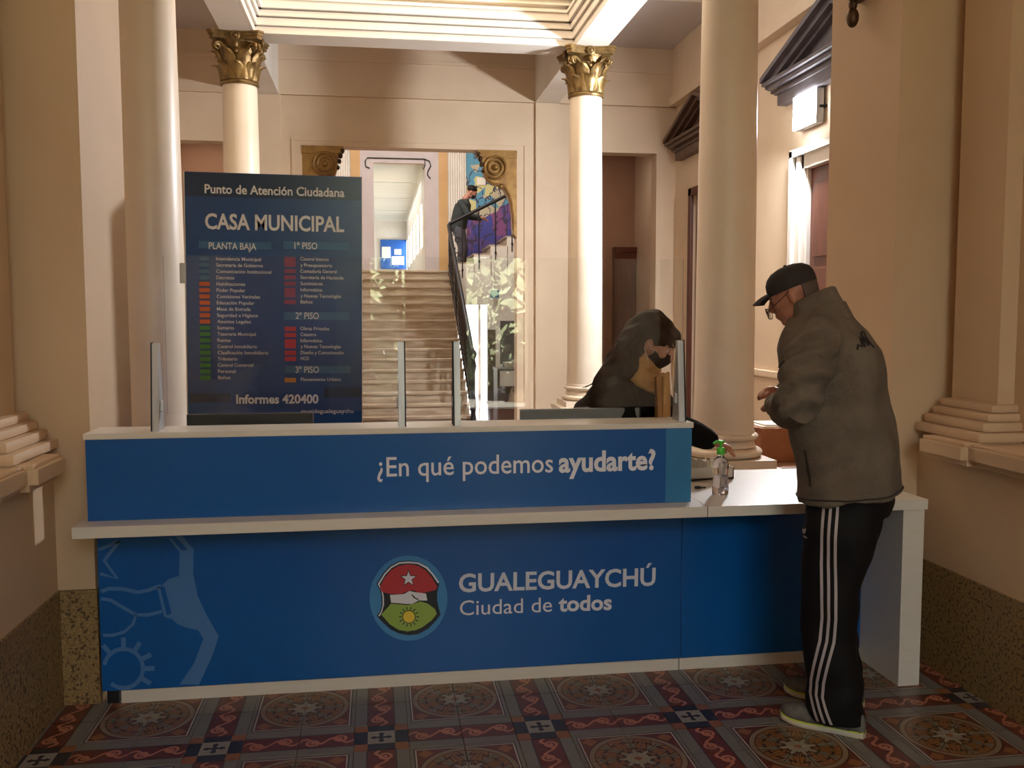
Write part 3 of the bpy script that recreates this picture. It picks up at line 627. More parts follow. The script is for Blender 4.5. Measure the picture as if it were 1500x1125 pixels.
def tree(x, y, h, r, n, lb):
    t = thing('tree', lb, 'tree', (x, y, -.05), 0, 'trees outside the street doorway'); part('trunk', B().tube([(0, 0, 0), (.1, .1, h*.4), (0, 0, h*.75)], [.2, .15, .08]), 'bark', t, True)
    b = B(); rnd = random.Random(int(x*10+y))
    for _ in range(n):
        d = Vector((rnd.gauss(0, 1), rnd.gauss(0, 1), rnd.gauss(0, 1))).normalized()*r*rnd.uniform(.55, 1)**.6; c = Vector((0, 0, h))+Vector((d.x, d.y, d.z*.9*h/r*.55 if h/r > 1.8 else d.z))
        u = Vector((rnd.gauss(0, 1), rnd.gauss(0, 1), rnd.gauss(0, 1))).normalized(); v = u.cross(Vector((rnd.gauss(0, 1), rnd.gauss(0, 1), .1))).normalized(); s = rnd.uniform(.10, .20)
        b.add([c-u*s, c+v*s*.5, c+u*s, c-v*s*.5], [(0, 1, 2, 3)])
    o = part('foliage', b, 'leaf', t); o['kind'] = 'stuff'
hb = B(); rnd = random.Random(2)  # added foliage mass that hides bright sky gaps in the glass reflection
for _ in range(9000):
    c = Vector((rnd.uniform(-8, 9), -11+rnd.uniform(-.6, .6), rnd.uniform(0, 4.6))); u = Vector((rnd.gauss(0, 1), rnd.gauss(0, .4), rnd.gauss(0, 1))).normalized(); v = u.cross(Vector((0, 1, .3))).normalized(); s = rnd.uniform(.1, .22); hb.add([c-u*s, c+v*s*.6, c+u*s, c-v*s*.6], [(0, 1, 2, 3)])
hg = part('hedge', hb, 'leaf'); hg['kind'] = 'stuff'; hg['label'] = 'tall leafy hedge added out of view to cover bright sky in the glass reflection'; hg['category'] = 'hedge'
tree(-1.6, -9.5, 2.6, 1.9, 5200, 'leafy tree on the left of the street garden'); tree(2.6, -9.5, 2.5, 1.9, 5200, 'leafy tree on the right of the street garden'); tree(.6, -14.5, 3.0, 2.5, 4200, 'farther leafy tree in the street garden')
# ================================================================== RECEPTION COUNTER
SH0, SH1 = .748, .79                                               # shelf slab
YF, YP, YU = 3.44, 3.75, 3.54                                      # shelf front, lower panel face, upper panel face
ct = thing('reception_counter', 'long blue reception counter with white shelf and town emblem', 'counter', (.1, 3.75, 0))
OFF = Vector((.1, 3.75, 0))
def cpart(name, b, m, parent=ct, **k):
    root = parent
    off = OFF if parent is ct else WOFF if parent is wg else None
    if off is not None: b.v = [(x-off.x, y-off.y, z-off.z) for x, y, z in b.v]
    return part(name, b, m, parent, **k)
wg = thing('side_table', 'white-topped side wing of the counter with blue front panel, where the man leans', 'table', (1.8, 3.9, 0)); WOFF = Vector((1.8, 3.9, 0))
cpart('lower_panel', B().box(-1.10, 1.298, YP, YP+.018, .055, SH0, bev=.001), 'blue')
cpart('plinth', B().box(-1.03, 1.292, YP+.004, YP+.022, 0, .052, bev=.001), 'melamine', label='white plinth')
cpart('foot', B().box(-1.085, -1.04, YP+.01, YP+.07, 0, .06), 'rubber', label='black foot')
cpart('side_panel', B().box(-1.10, -1.08, YP+.018, 3.98, .055, SH0), 'melamine')
cpart('shelf', B().box(-1.095, 1.2955, YF, 3.98, SH0, SH1, bev=.002), 'melamine')
cpart('upper_panel', B().box(-1.068, 1.262, YU, YU+.018, SH1, 1.095, bev=.001), 'blue')
cpart('panel_strip', B().box(1.153, 1.2615, YU-.0008, YU, SH1+.002, 1.0945), 'blue_lt', label='lighter blue end strip')
cpart('countertop', B().box(-1.074, 1.268, YU-.004, 3.745, 1.095, 1.117, bev=.002), 'melamine')
for x in (-1.066, .1, 1.242): cpart('support', B().box(x, x+.018, YU+.018, 3.735, SH1, 1.095), 'melamine')
# wing
cpart('tabletop', B().box(1.2985, 2.248, YF, 4.25, SH0, SH1, bev=.002), 'melamine', wg)
cpart('front_panel', B().box(1.301, 2.138, YP, YP+.018, .055, SH0, bev=.001), 'blue', wg)
cpart('plinth', B().box(1.296, 2.138, YP+.004, YP+.022, 0, .052, bev=.001), 'melamine', wg, label='white plinth')
cpart('end_panel', B().box(2.142, 2.236, YF+.004, 4.24, 0, SH0, bev=.002), 'melamine', wg)
cpart('end_panel', B().box(1.31, 1.33, 3.98, 4.24, 0, SH0, bev=.002), 'melamine', wg)
# ---- lettering on the counter
def cl(body, p0, p1, cap_px, Y, bold=0, mt='letter'):
    a, b_ = on_y(*p0, Y), on_y(*p1, Y); cap_h = (on_y(p0[0], p0[1]-cap_px, Y)-a).length
    return lettering(body, a-OFF, b_-OFF, cap_h, (0, -1, 0), mt, ct, bold)
cl('¿En qué podemos', (552.5, 698.3), (810, 691.5), 28, YU, .006)
cl('ayudarte?', (818.5, 691.3), (960, 687.0), 28.5, YU, .03)
cl('GUALEGUAYCHÚ', (672, 867), (960, 857), 25.5, YP, .022)
cl('Ciudad de', (673.5, 901.5), (808.5, 895.8), 21.5, YP, .0)
cl('todos', (818, 895.3), (896, 892.5), 21.5, YP, .028)
def zp(zx, zy): return on_y(520+zx/3.125, 780+zy/3.125, YP)-OFF
def gp(zx, zy): return on_y(100+zx/4.017, 760+zy/4.017, YP)-OFF
def poly(name, pts, f, lvl, m, parent, th=.0005):
    b = B(); W = [f(*p) for p in pts]
    b.prism([(w_.x, w_.z) for w_ in W], lambda u, v, w_: (u, W[0].y-lvl*.0005-.0002-w_, v), th); return part(name, b, m, parent)
def circ(cx, cy, rx, ry, n=48): return [(cx+rx*math.cos(2*PI*i/n), cy+ry*math.sin(2*PI*i/n)) for i in range(n)]
def star(cx, cy, R, r, n=5): return [(cx+(R if i % 2 == 0 else r)*math.sin(PI*i/n), cy-(R if i % 2 == 0 else r)*math.cos(PI*i/n)) for i in range(2*n)]
disc = poly('emblem', circ(245, 300, 178, 195), zp, 0, 'e_disc', ct); disc['label'] = 'round town emblem with red and green shield'
sh = [(245, 128), (200, 132), (160, 152), (130, 185), (98, 235), (114, 262), (121, 292), (122, 330), (115, 360), (100, 380), (125, 410), (165, 445), (205, 463), (245, 470), (290, 465), (335, 440), (370, 405), (392, 375), (383, 345), (376, 310), (376, 278), (386, 232), (360, 190), (335, 160), (295, 135)]
poly('shield', sh, zp, 1, 'e_black', disc)
poly('shield_line', [(245, 132), (202, 136), (164, 156), (134, 188), (104, 236), (119, 262), (126, 292), (127, 330), (119, 362), (107, 380), (112, 384), (124, 362), (133, 330), (132, 292), (125, 260), (112, 238), (138, 194), (168, 162), (204, 143), (245, 140), (288, 144), (325, 164), (352, 192), (379, 232), (386, 228), (358, 188), (333, 159), (293, 137)], zp, 2, 'e_white', disc)
poly('red_field', [(114, 250), (135, 208), (165, 172), (200, 152), (245, 144), (290, 152), (323, 172), (352, 205), (377, 248), (370, 262), (340, 270), (300, 277), (270, 264), (240, 268), (215, 280), (160, 280), (125, 272)], zp, 3, 'e_red', disc)
poly('green_field', [(120, 375), (148, 345), (165, 325), (240, 332), (262, 327), (300, 315), (333, 325), (366, 350), (374, 372), (350, 402), (310, 432), (280, 446), (240, 452), (200, 445), (160, 420)], zp, 3, 'e_green', disc)
poly('hands', [(160, 285), (225, 281), (248, 267), (272, 272), (325, 279), (331, 311), (292, 310), (262, 326), (235, 326), (165, 320)], zp, 4, 'e_white', disc)
poly('hands_line', [(262, 282), (275, 296), (292, 305), (290, 309), (270, 300), (258, 285)], zp, 5, 'e_black', disc)
poly('star', star(245, 210, 42, 18), zp, 4, 'e_black', disc); poly('star', star(245, 210, 34, 14), zp, 5, 'e_white', disc)
b = B(); c_ = zp(247, 385)
for i in range(14):
    a = 2*PI*i/14; W = [zp(247+r*math.cos(a+d), 385+r*math.sin(a+d)) for r, d in ((34, -.07), (46, -.05), (46, .05), (34, .07))]
    b.prism([(q.x, q.z) for q in W], lambda u, v, w_: (u, c_.y-.0022-w_, v), .0005)
part('sun_rays', b, 'e_black', disc); poly('sun', circ(247, 385, 31, 31, 28), zp, 4, 'e_black', disc); poly('sun', circ(247, 385, 27, 27, 28), zp, 5, 'e_yellow', disc)
# large pale watermark of the emblem at the left end
gh = poly('watermark', [(628, 100), (668, 100), (738, 180), (735, 320), (760, 450), (810, 560), (885, 690), (850, 800), (770, 975), (655, 975), (740, 850), (795, 705), (765, 655), (700, 642), (640, 617), (603, 580), (575, 570), (608, 555), (568, 402), (545, 395), (590, 355), (652, 335), (655, 195), (590, 118), (605, 112), (668, 186), (700, 184), (690, 168)], gp, 0, 'ghost', ct)
gh['label'] = 'pale blue watermark of the emblem'
def stroke(pts, wd, lvl=1):
    b = B(); pts = [Vector(p) for p in pts]; L, Rr = [], []
    for i, p in enumerate(pts):
        t = (pts[min(i+1, len(pts)-1)]-pts[max(i-1, 0)]).normalized(); n_ = Vector((-t.y, t.x)); L.append(p+n_*wd/2); Rr.append(p-n_*wd/2)
    for i in range(len(pts)-1):
        W = [gp(*q) for q in (L[i], L[i+1], Rr[i+1], Rr[i])]
        b.prism([(q.x, q.z) for q in W], lambda u, v, w_: (u, W[0].y-.0002-w_, v), .0005)
    part('watermark_line', b, 'ghost', gh)
stroke([(300, 132), (212, 245), (288, 352), (188, 322)], 22); stroke([(178, 182), (300, 132)], 18)
stroke([(192, 428), (240, 410), (320, 412), (410, 432), (470, 420), (547, 393)], 22); stroke([(192, 470), (250, 478), (320, 520), (400, 565), (470, 565), (552, 545)], 20)
stroke([(400, 565), (380, 620), (330, 665), (260, 685), (205, 685)], 18); stroke([(530, 398), (572, 572), (606, 578)], 18)
stroke([(325+115*math.cos(a), 880+115*math.sin(a)) for a in [PI*.72-(PI*1.66)*i/22 for i in range(23)]], 24)
for a in (-PI*.73, -PI*.5, -PI*.32, -PI*.15, 0, PI*.16): stroke([(325+q*math.cos(a), 880+q*math.sin(a)) for q in (122, 182)], 28)
# ---- glass screen on the countertop
gs = thing('glass_screen', 'clear protective glass screen on aluminium posts along the countertop', 'screen', (.2, 3.62, 1.117)); GO = Vector((.2, 3.62, 1.117))
def gpart(name, b, m, **k): b.v = [(x-GO.x, y-GO.y, z-GO.z) for x, y, z in b.v]; return part(name, b, m, gs, **k)
for x0, x1 in ((-.79, .088), (.100, .306), (.320, 1.245)): gpart('glass_pane', B().box(x0, x1, 3.617, 3.623, 1.178, 1.778), 'glass')
for x, sg in ((-.826, -1), (.094, 1), (.313, -1), (1.232, 1)):
    b = B().prism([(3.575, 1.117), (3.665, 1.117), (3.632, 1.447), (3.608, 1.447)], lambda u, v, w_: (x-.012+w_, u, v), .024)
    gpart('post', b, 'alu'); gpart('gasket', B().prism([(3.572, 1.117), (3.668, 1.117), (3.634, 1.45), (3.606, 1.45)], lambda u, v, w_: (x+sg*.012+(w_ if sg > 0 else -w_), u, v), .005), 'rubber')
    gpart('clamp', B().box(x-.02, x+.02, 3.606, 3.634, 1.19, 1.23, bev=.003), 'alu')
# ---- monitors
def monitor(x0, x1, ztop, Y, m, lb):
    t = thing('monitor', lb, 'monitor', ((x0+x1)/2, Y, SH1), 0, 'monitors behind the counter'); w2 = (x1-x0)/2
    part('screen_housing', B().box(-w2, w2, -.02, .012, ztop-SH1-.30, ztop-SH1, bev=.006).box(-w2*.5, w2*.5, -.04, -.02, .1, ztop-SH1-.05, bev=.01), m, t)
    part('display', B().box(-w2+.012, w2-.012, .012, .014, ztop-SH1-.288, ztop-SH1-.012), 'rubber', t)
    part('stand', B().box(-.03, .03, -.035, -.01, .01, .2).lathe([(.11, 0), (.11, .008), (.04, .014)], (0, -.01, 0), 28), 'mon_dk', t)
monitor(-.765, -.262, 1.152, 3.85, 'mon_dk', 'dark monitor seen from behind, below the directory sign')
monitor(.604, 1.128, 1.150, 3.85, 'mon_gr', 'grey monitor seen from behind, in front of the woman')
# ---- gel bottle
bx, by = 1.44, 3.676
t = thing('gel_bottle', 'clear hand gel bottle with green pump on the white table', 'bottle', (bx, by, SH1))
part('bottle_body', B().lathe([(.006, .0005), (.030, .0005), (.034, .006), (.034, .05), (.031, .07), (.031, .09), (.034, .105), (.034, .13), (.028, .15), (.014, .162), (.013, .172), (.006, .173)], (0, 0, 0), 36), 'plastic', t, True)
part('gel', B().lathe([(.004, .004), (.029, .004), (.031, .01), (.031, .05), (.0285, .068), (.0285, .085), (.004, .086)], (0, 0, 0), 32), 'gel', t, True)
part('bottle_label', B().lathe([(.0345, .075), (.0345, .076)], (0, 0, 0), 8) if False else B().box(-.018, .018, -.0348, -.0343, .02, .045), 'paper', t) if False else None
pm = part('pump', B().lathe([(.005, .172), (.0165, .172), (.0175, .176), (.0175, .196), (.015, .2), (.007, .202), (.006, .216), (.014, .22), (.016, .226), (.012, .231), (.004, .232)], (0, 0, 0), 24), 'green', t, True, label='green pump')
part('nozzle', B().tube([(0, 0, .226), (-.02, -.006, .2275), (-.036, -.011, .222)], [.0075, .006, .0045]), 'green', pm, True)
part('dip_tube', B().tube([(0, 0, .01), (.003, 0, .17)], .0022, n=8), 'paper', t, True)
# ---- small things on the wing
t = thing('paper_tray', 'white tray of loose papers at the back of the side table', 'tray', (1.52, 4.12, SH1))
part('tray_body', holes(B(), 'y', -.1, -.094, -.12, .12, 0, .055, []).box(-.12, .12, .094, .1, 0, .055).box(-.12, -.114, -.1, .1, 0, .055).box(.114, .12, -.1, .1, 0, .055).box(-.12, .12, -.1, .1, 0, .006), 'melamine', t)
random.seed(3)
for k in range(7):
    x = -.1+.028*k; G = [[(x+.02*math.sin(i*1.1+k)+.02*j, -.085+.055*i, .012+.065*j+.012*math.sin(k*1.7+i*2)*j) for j in (0, .5, 1.0)] for i in range(4)]
    part('sheet', B().sheet(G, .0015), 'paper', t)
tag(part('pen', B().tube([(1.415, 3.975, SH1+.006), (1.50, 3.99, SH1+.008)], [.0045, .005], n=8).tube([(1.505, 3.991, SH1+.008), (1.535, 3.996, SH1+.009)], .004, n=8), 'rubber', None, True), 'black pen lying in front of the paper tray', 'pen')
tag(part('paper_clip', B().box(1.375, 1.40, 3.80, 3.815, SH1, SH1+.012, bev=.003).tube([(1.38, 3.80, SH1+.006), (1.415, 3.79, SH1+.006), (1.425, 3.805, SH1+.006), (1.39, 3.812, SH1+.006)], .002, n=6), 'rubber', None, True), 'small black clip on the white table left of the gel bottle', 'clip')
# ---- storage behind the near right column
t = thing('low_bench', 'low light wooden bench behind the thick near column', 'bench', (3.2, 6.55, 0))
part('seat', B().box(-.55, .6, -.55, .55, .44, .48, bev=.005), 'wood_br', t)
for x in (-.5, .55):
    for y in (-.5, .5): part('leg', B().box(x-.03, x+.03, y-.03, y+.03, 0, .44, bev=.004), 'wood_br', t)
t = thing('cardboard_box', 'brown cardboard box on the low bench beside the thick column', 'box', (2.97, 6.42, .48))
part('box_body', B().box(-.22, .16, -.17, .17, 0, .25, bev=.004), 'card', t)
part('flap', B().sheet([[(-.22, -.17, .25), (-.22, .17, .25)], [(-.30, -.17, .262), (-.30, .17, .262)]], .004), 'card', t)
part('papers', B().box(-.2, .14, -.15, .15, .25, .262, bev=.002).box(-.17, .1, -.13, .13, .262, .272, bev=.002), 'paper', t)
for k, (z0, th, dx) in enumerate(((.48, .035, 0), (.515, .02, .02), (.535, .05, -.01), (.585, .03, .015), (.615, .04, 0), (.655, .015, .02))):
    tag(part('document_folder', B().box(3.17+dx, 3.44+dx, 6.20, 6.55, z0, z0+th-.002, bev=.002), ('paper', 'card', 'wood_br')[k % 3]), ('lowest white paper block', 'second brown folder from the bottom', 'third thick wooden-brown file from the bottom', 'white paper block above the thick brown file', 'brown card folder just below the top', 'thin topmost file')[k]+' in the pile right of the cardboard box', 'folder', 'folders piled on the low bench')
t = thing('cone', 'unidentified dark reddish tapering wooden vase behind the cardboard box', 'cone', (2.78, 6.78, .48))  # brown tapering shape of unknown use, built as a flared cone
part('cone_body', B().lathe([(.05, 0), (.055, .02), (.02, .04), (.012, .2), (.02, .3), (.04, .4), (.085, .55), (.08, .555), (.03, .42), (.005, .38)], (0, 0, 0), 28), 'wood', t, True)
part('ring', B().lathe([(.03, .345), (.055, .352), (.03, .36)], (0, 0, 0), 24), 'wood', t, True)
# ---- things in the stair hall
t = thing('hall_desk', 'brown wooden desk standing right of the stair foot', 'desk', (2.5, 15.5, 0))
part('desk_front', B().box(-.48, .5, -.28, -.25, 0, .36), 'brownwood', t); part('desk_top', B().box(-.5, .52, -.3, .3, .62, .66, bev=.004), 'greywood', t)
for x in (-.47, .47): part('side', B().box(x-.02, x+.02, -.25, .28, 0, .62), 'brownwood', t)
tag(part('cup', B().lathe([(.05, 0), (.07, .02), (.1, .1), (.095, .1), (.01, .02)], (2.22, 15.4, .66), 20), 'paper', None, True), 'white bowl on the brown desk in the stair hall', 'bowl')
t = thing('partition_board', 'grey-brown upright board standing on the brown desk', 'board', (2.45, 15.6, .66)); part('board', B().box(-.35, .35, -.02, .02, .06, .8, bev=.004), 'greywood', t); part('foot', B().box(-.3, -.2, -.06, .06, 0, .06).box(.2, .3, -.06, .06, 0, .06), 'greywood', t)
t = thing('tall_panel', 'narrow brown upright panel beside the bright doorway under the stairs', 'panel', (2.03, 16.2, 0)); part('board', B().box(-.07, .07, -.02, .02, .02, 1.3, bev=.003), 'brownwood', t); part('foot', B().box(-.09, .09, -.08, .08, 0, .02), 'brownwood', t)
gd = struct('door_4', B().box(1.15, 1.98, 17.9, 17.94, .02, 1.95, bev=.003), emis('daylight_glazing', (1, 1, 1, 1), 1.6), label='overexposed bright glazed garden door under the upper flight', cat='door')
part('door_handle', B().box(1.93, 1.95, 17.85, 17.9, .8, .82).box(1.93, 1.95, 17.85, 17.9, .55, .57), 'iron', gd); part('door_frame', B().box(1.98, 2.03, 17.9, 17.96, 0, 1.8), 'lilac', gd)
# exit sign hanging
t = thing('exit_sign', 'small teal hanging sign beyond the glass screen', 'sign', (2.18, 16.9, 1.95)); part('sign_board', B().box(-.08, .08, -.01, .01, -.07, .07, bev=.002), 'sw_blue', t); part('wire', B().tube([(0, 0, .07), (0, 0, .5)], .003, n=6), 'iron', t)
# ================================================================== DIRECTORY SIGN
SW, ST = .905, 2.292
sg_ = thing('directory_sign', 'tall dark blue directory sign headed CASA MUNICIPAL behind the counter', 'sign', (-.547, 5.0, 0)); sg_.rotation_euler = (0, .0112, 0)
bd = part('board', B().box(-SW/2, SW/2, 0, .022, .16, ST, bev=.002), 'navy', sg_)
part('edge_trim', B().box(-SW/2-.006, -SW/2, -.003, .024, .16, ST).box(SW/2, SW/2+.003, -.002, .024, .16, ST), 'melamine', sg_)
for x in (-.3, .3): part('foot', B().box(x-.03, x+.03, -.2, .22, 0, .03, bev=.004).box(x-.015, x+.015, .024, .05, .03, 1.2), 'alu', sg_)
part('clip', B().box(-SW/2-.03, -SW/2+.002, -.012, .03, 1.715, 1.82, bev=.003), 'alu', sg_)
def uv_(zx, zy):
    xl = 58+(zy-30)*45/1060; xr = 788+(zy-50)*27/1030; yt = 30+(zx-58)*20/730
    return Vector((-SW/2+(zx-xl)/(xr-xl)*SW, 0, ST-(zy-yt)*.001259))
def quad(x0, x1, y0, y1, m, name='panel', lvl=1, xs=0):
    a, b_ = uv_(x0, y0), uv_(x1, y1); part(name, B().box(min(a.x, b_.x), max(a.x, b_.x), -.0004-lvl*.0006, -.0003, min(a.z, b_.z), max(a.z, b_.z)), m, sg_)
def sl(body, x0, x1, yb, cap, bold=0):
    a = uv_(x0, yb); b_ = uv_(x1, yb); b_.z = a.z; lettering(body, a+Vector((0, -.0018, 0)), b_+Vector((0, -.0018, 0)), cap*.001259, (0, -1, 0), 's_letter', sg_, bold)
quad(60, 787, 33, 150, 'navy_dk', 'header_band'); quad(104, 270, 948, 990, 'navy_dk', 'footer_band'); quad(652, 810, 940, 985, 'navy_dk', 'footer_band')
sl('Punto de Atención Ciudadana', 142, 718, 118, 35, .022); sl('CASA MUNICIPAL', 148, 720, 264, 61, .024)
for x0, x1, y0, y1 in ((122, 420, 314, 352), (468, 742, 318, 357), (478, 752, 613, 654), (490, 762, 842, 880)): quad(x0, x1, y0, y1, 'navy_lt', 'heading_box')
sl('PLANTA BAJA', 165, 358, 348, 27, .012); sl('1º PISO', 515, 610, 350, 27, .012); sl('2º PISO', 527, 624, 644, 27, .012); sl('3º PISO', 533, 630, 873, 27, .012)
L_ = ['Intendencia Municipal', 'Secretaría de Gobierno', 'Comunicación Institucional', 'Decretos', 'Habilitaciones', 'Poder Popular', 'Comisiones Vecinales', 'Educación Popular', 'Mesa de Entrada', 'Seguridad e Higiene', 'Asuntos Legales', 'Sumario', 'Tesorería Municipal', 'Rentas', 'Control Inmobiliario', 'Clasificación Inmobiliario', 'Tributario', 'Control Comercial', 'Personal', 'Baños']
Wd = [182, 190, 224, 72, 116, 116, 176, 152, 136, 166, 136, 68, 156, 54, 160, 206, 80, 144, 72, 50]
for i, s_ in enumerate(L_):
    y = 388+26.1*i; dx = 21*i/19
    sl(s_, 196+dx, 196+dx+Wd[i], y+7, 14, .01); quad(126+dx*.9, 169+dx*.9, y-10, y+9, 'sw_blue' if i < 4 else 'sw_orange' if i < 11 else 'sw_green', 'swatch')
for s_, x, wd, y in (('Control Interno', 541, 118, 392), ('y Presupuestario', 542, 132, 418), ('Contaduría General', 542, 152, 443), ('Secretaría de Hacienda', 543, 180, 469), ('Suministros', 544, 92, 495), ('Informática', 545, 90, 521), ('y Nuevas Tecnologías', 546, 168, 547), ('Baños', 546, 50, 572), ('Obras Privadas', 548, 120, 685), ('Catastro', 549, 66, 710), ('Informática', 550, 90, 736), ('y Nuevas Tecnologías', 551, 168, 761), ('Diseño y Comunicación', 552, 180, 787), ('HCD', 553, 34, 812), ('Planeamiento Urbano', 555, 168, 901)):
    sl(s_, x, x+wd, y+7, 14, .01)
for x, y0, y1, m in ((474, 384, 426, 0), (475, 434, 452, 0), (475, 460, 478, 0), (476, 486, 505, 0), (477, 512, 554, 0), (478, 563, 582, 0), (482, 676, 696, 1), (483, 702, 722, 1), (484, 729, 769, 1), (485, 777, 798, 1), (486, 803, 823, 1), (488, 893, 914, 2)): quad(x, x+48, y0, y1, ('sw_purple', 'sw_red', 'sw_ochre')[m], 'swatch')
sl('Informes 420400', 293, 631, 996, 36, .03)
sl('munidegualeguaychu', 560, 778, 1046, 17, .006)
# ================================================================== PEOPLE
from mathutils import noise as NZ
def fuse(b, voxel, smooth=2, fold=0, fscale=6, ffn=None, name='body'):
    me = b.mesh('tmp'); o = bpy.data.objects.new('tmp', me); COL.objects.link(o)
    m = o.modifiers.new('r', 'REMESH'); m.mode = 'VOXEL'; m.voxel_size = voxel
    if smooth: s = o.modifiers.new('s', 'SMOOTH'); s.factor = .5; s.iterations = smooth
    dg = bpy.context.evaluated_depsgraph_get(); dg.update(); out = bpy.data.meshes.new_from_object(o.evaluated_get(dg))
    COL.objects.unlink(o); bpy.data.objects.remove(o); out.name = name
    if fold or ffn:
        N = [v.normal.copy() for v in out.vertices]
        for v, n in zip(out.vertices, N):
            d = 0
            if fold:
                p = v.co*fscale; d += fold*(NZ.noise(Vector((p.x, p.y, p.z*.55)))+.5*NZ.noise(p*2.1))
            if ffn: d += ffn(v.co)
            v.co += n*d
    out.polygons.foreach_set('use_smooth', [True]*len(out.polygons)); return out
def oval(c, fx, ly, rf, rl, n=28, p=2.3, tilt=0):
    """ring in local (f,l,z) frame, superellipse"""
    R = []
    for k in range(n):
        a = 2*PI*k/n; ca, sa = math.cos(a), math.sin(a); q = (abs(ca)**p+abs(sa)**p)**(-1/p)
        u, v = rf*ca*q, rl*sa*q; R.append(Vector((c[0]+u, c[1]+v, c[2]+u*tilt)))
    return R
def hand(b, wrist, dirv, palmn, s=1.0, curl=.5, side=1):
    """hand with palm, five fingers; dirv finger direction, palmn = normal the fingers curl towards"""
    w0 = Vector(wrist); d = Vector(dirv).normalized(); n_ = (Vector(palmn)-d*Vector(palmn).dot(d)).normalized(); t = d.cross(n_)*side
    b.tube([w0-d*.03*s, w0, w0+d*.03*s, w0+d*.075*s], [.026*s, .027*s, .036*s, .038*s], n=12, flat=.5, hint=n_)
    for k, (o_, L, r) in enumerate(((.030, .068, .0085), (.011, .076, .009), (-.009, .07, .0085), (-.028, .055, .0075))):
        p = w0+d*.07*s+t*o_*s; pts = [p-d*.03*s, p]; a = 0
        for q in (.45, .32, .23):
            a += curl*(.55 if q == .45 else .8); p = p+(d*math.cos(a)+n_*math.sin(a))*L*q*s; pts.append(p)
        b.tube(pts, [r*1.1*s, r*1.08*s, r*s, r*.93*s, r*.8*s], n=8)
    p = w0+d*.02*s+t*.025*s; q = p+(d*.7+t*.7+n_*.3).normalized()*.035*s; b.tube([p, q, q+(d*.9+t*.25+n_*.4).normalized()*.03*s, q+(d*.95+n_*.5).normalized()*.052*s], [.014*s, .011*s, .0095*s, .0075*s], n=8)
def head(b, c, pitch, s=1.0, yaw=0):
    """head facing +f; returns matrix & transform helper"""
    Rm = Matrix.Rotation(yaw, 3, 'Z')@Matrix.Rotation(pitch, 3, 'Y'); c = Vector(c)
    T_ = lambda x, y, z: c+Rm@Vector((x, y, z))*s
    def e(x, y, z, rx, ry, rz, n=18, m=12): b.ell(T_(x, y, z), (rx*s, ry*s, rz*s), Rm, n, m)
    e(-.012, 0, .035, .096, .076, .085); e(.012, 0, .0, .078, .068, .09); e(.03, 0, -.05, .058, .052, .055); e(.058, 0, -.092, .026, .026, .02)
    e(.02, 0, -.075, .055, .047, .03)
    e(.075, 0, .026, .02, .05, .014)                               # brow
    b.tube([T_(.086, 0, .015), T_(.101, 0, -.012), T_(.108, 0, -.028), T_(.092, 0, -.034)], [.009*s, .011*s, .013*s, .011*s], n=10)
    for sd in (-1, 1):
        e(.066, sd*.034, -.02, .022, .022, .022); e(.1, sd*.009, -.031, .008, .007, .007); e(.072, sd*.031, .006, .014, .014, .009)
        e(-.004, sd*.074, -.008, .017, .008, .031); e(.0, sd*.08, .008, .012, .007, .012); e(-.002, sd*.077, -.032, .008, .006, .01)
    e(.086, 0, -.057, .014, .023, .006); e(.083, 0, -.067, .013, .02, .006); e(.07, 0, -.062, .024, .03, .022)
    b.tube([T_(-.025, 0, -.05), T_(-.045, 0, -.11), T_(-.055, 0, -.16)], [.052*s, .052*s, .058*s], n=16)
    return T_, Rm
def eyes(T_, s, parent, mtx=None):
    for sd in (-1, 1):
        o = part('eye', B().ell(T_(.0735, sd*.031, .006), (.0115*s,)*3, None, 12, 8), 'paper', parent, True); part('iris', B().ell(T_(.0815, sd*.031, .004), (.005*s,)*3, None, 10, 6), 'wood', o, True)
        part('eyebrow', B().tube([T_(.090, sd*.014, .028), T_(.091, sd*.032, .033), T_(.078, sd*.05, .027)], [.003*s, .004*s, .0025*s], n=6), 'hair', parent, True)
def person(lb, loc, ang, cat='person'):
    t = thing('person', lb, cat, loc, ang); return t
def strip_on(bvh, pts, wd, d, off=.0015, axis=1, th=.0012, wdir=None):
    """ribbon laid on a surface: pts local (f,z) cast along +-l"""
    G = []
    for i, (f_, z_) in enumerate(pts):
        row = []
        for s_ in (-.5, 0, .5):
            o_ = Vector((f_+wd*s_, d*1.0, z_)); h = bvh.ray_cast(o_, Vector((0, -d, 0)))
            if h[0] is None: h = (Vector((f_, d*.1, z_)), Vector((0, d, 0)))
            row.append(h[0]+h[1]*off)
        G.append(row)
    return B().sheet(G, th)
# ---------------------------------------------------------------- man at the counter
mang = math.atan2(.626, -.78)
man = person('man in dark cap, grey-brown jacket and striped black trousers leaning at the side table', (1.73, 3.22, 0), mang)
b = B()
HT, HR = head(b, (.184, .0, 1.626), .38, .92, .12)
b.tube([(.06, 0, 1.44), (.10, 0, 1.53), (.15, 0, 1.58)], [.07, .058, .055], n=16)
b.rings([oval((-.05, 0, .88), 0, 0, .11, .15), oval((-.04, 0, 1.0), 0, 0, .11, .15), oval((-.01, 0, 1.15), 0, 0, .11, .15), oval((.03, 0, 1.35), 0, 0, .12, .17), oval((.06, 0, 1.47), 0, 0, .10, .16), oval((.07, 0, 1.51), 0, 0, .05, .08)])
for sd, kn, an in ((1, (.0, .10, .49), (-.045, .115, .08)), (-1, (.04, -.11, .49), (.02, -.13, .08))):
    b.tube([(-.05, sd*.085, .9), kn, an], [.085, .058, .042], n=14)
    b.tube([an, (an[0]+.08, an[1], .04)], [.04, .03], n=10)
    b.tube([(.045, sd*.17, 1.44), (.085, sd*.262, 1.235), ((.215, .075, 1.20) if sd > 0 else (.225, -.06, 1.235))], [.045, .034, .026], n=12)
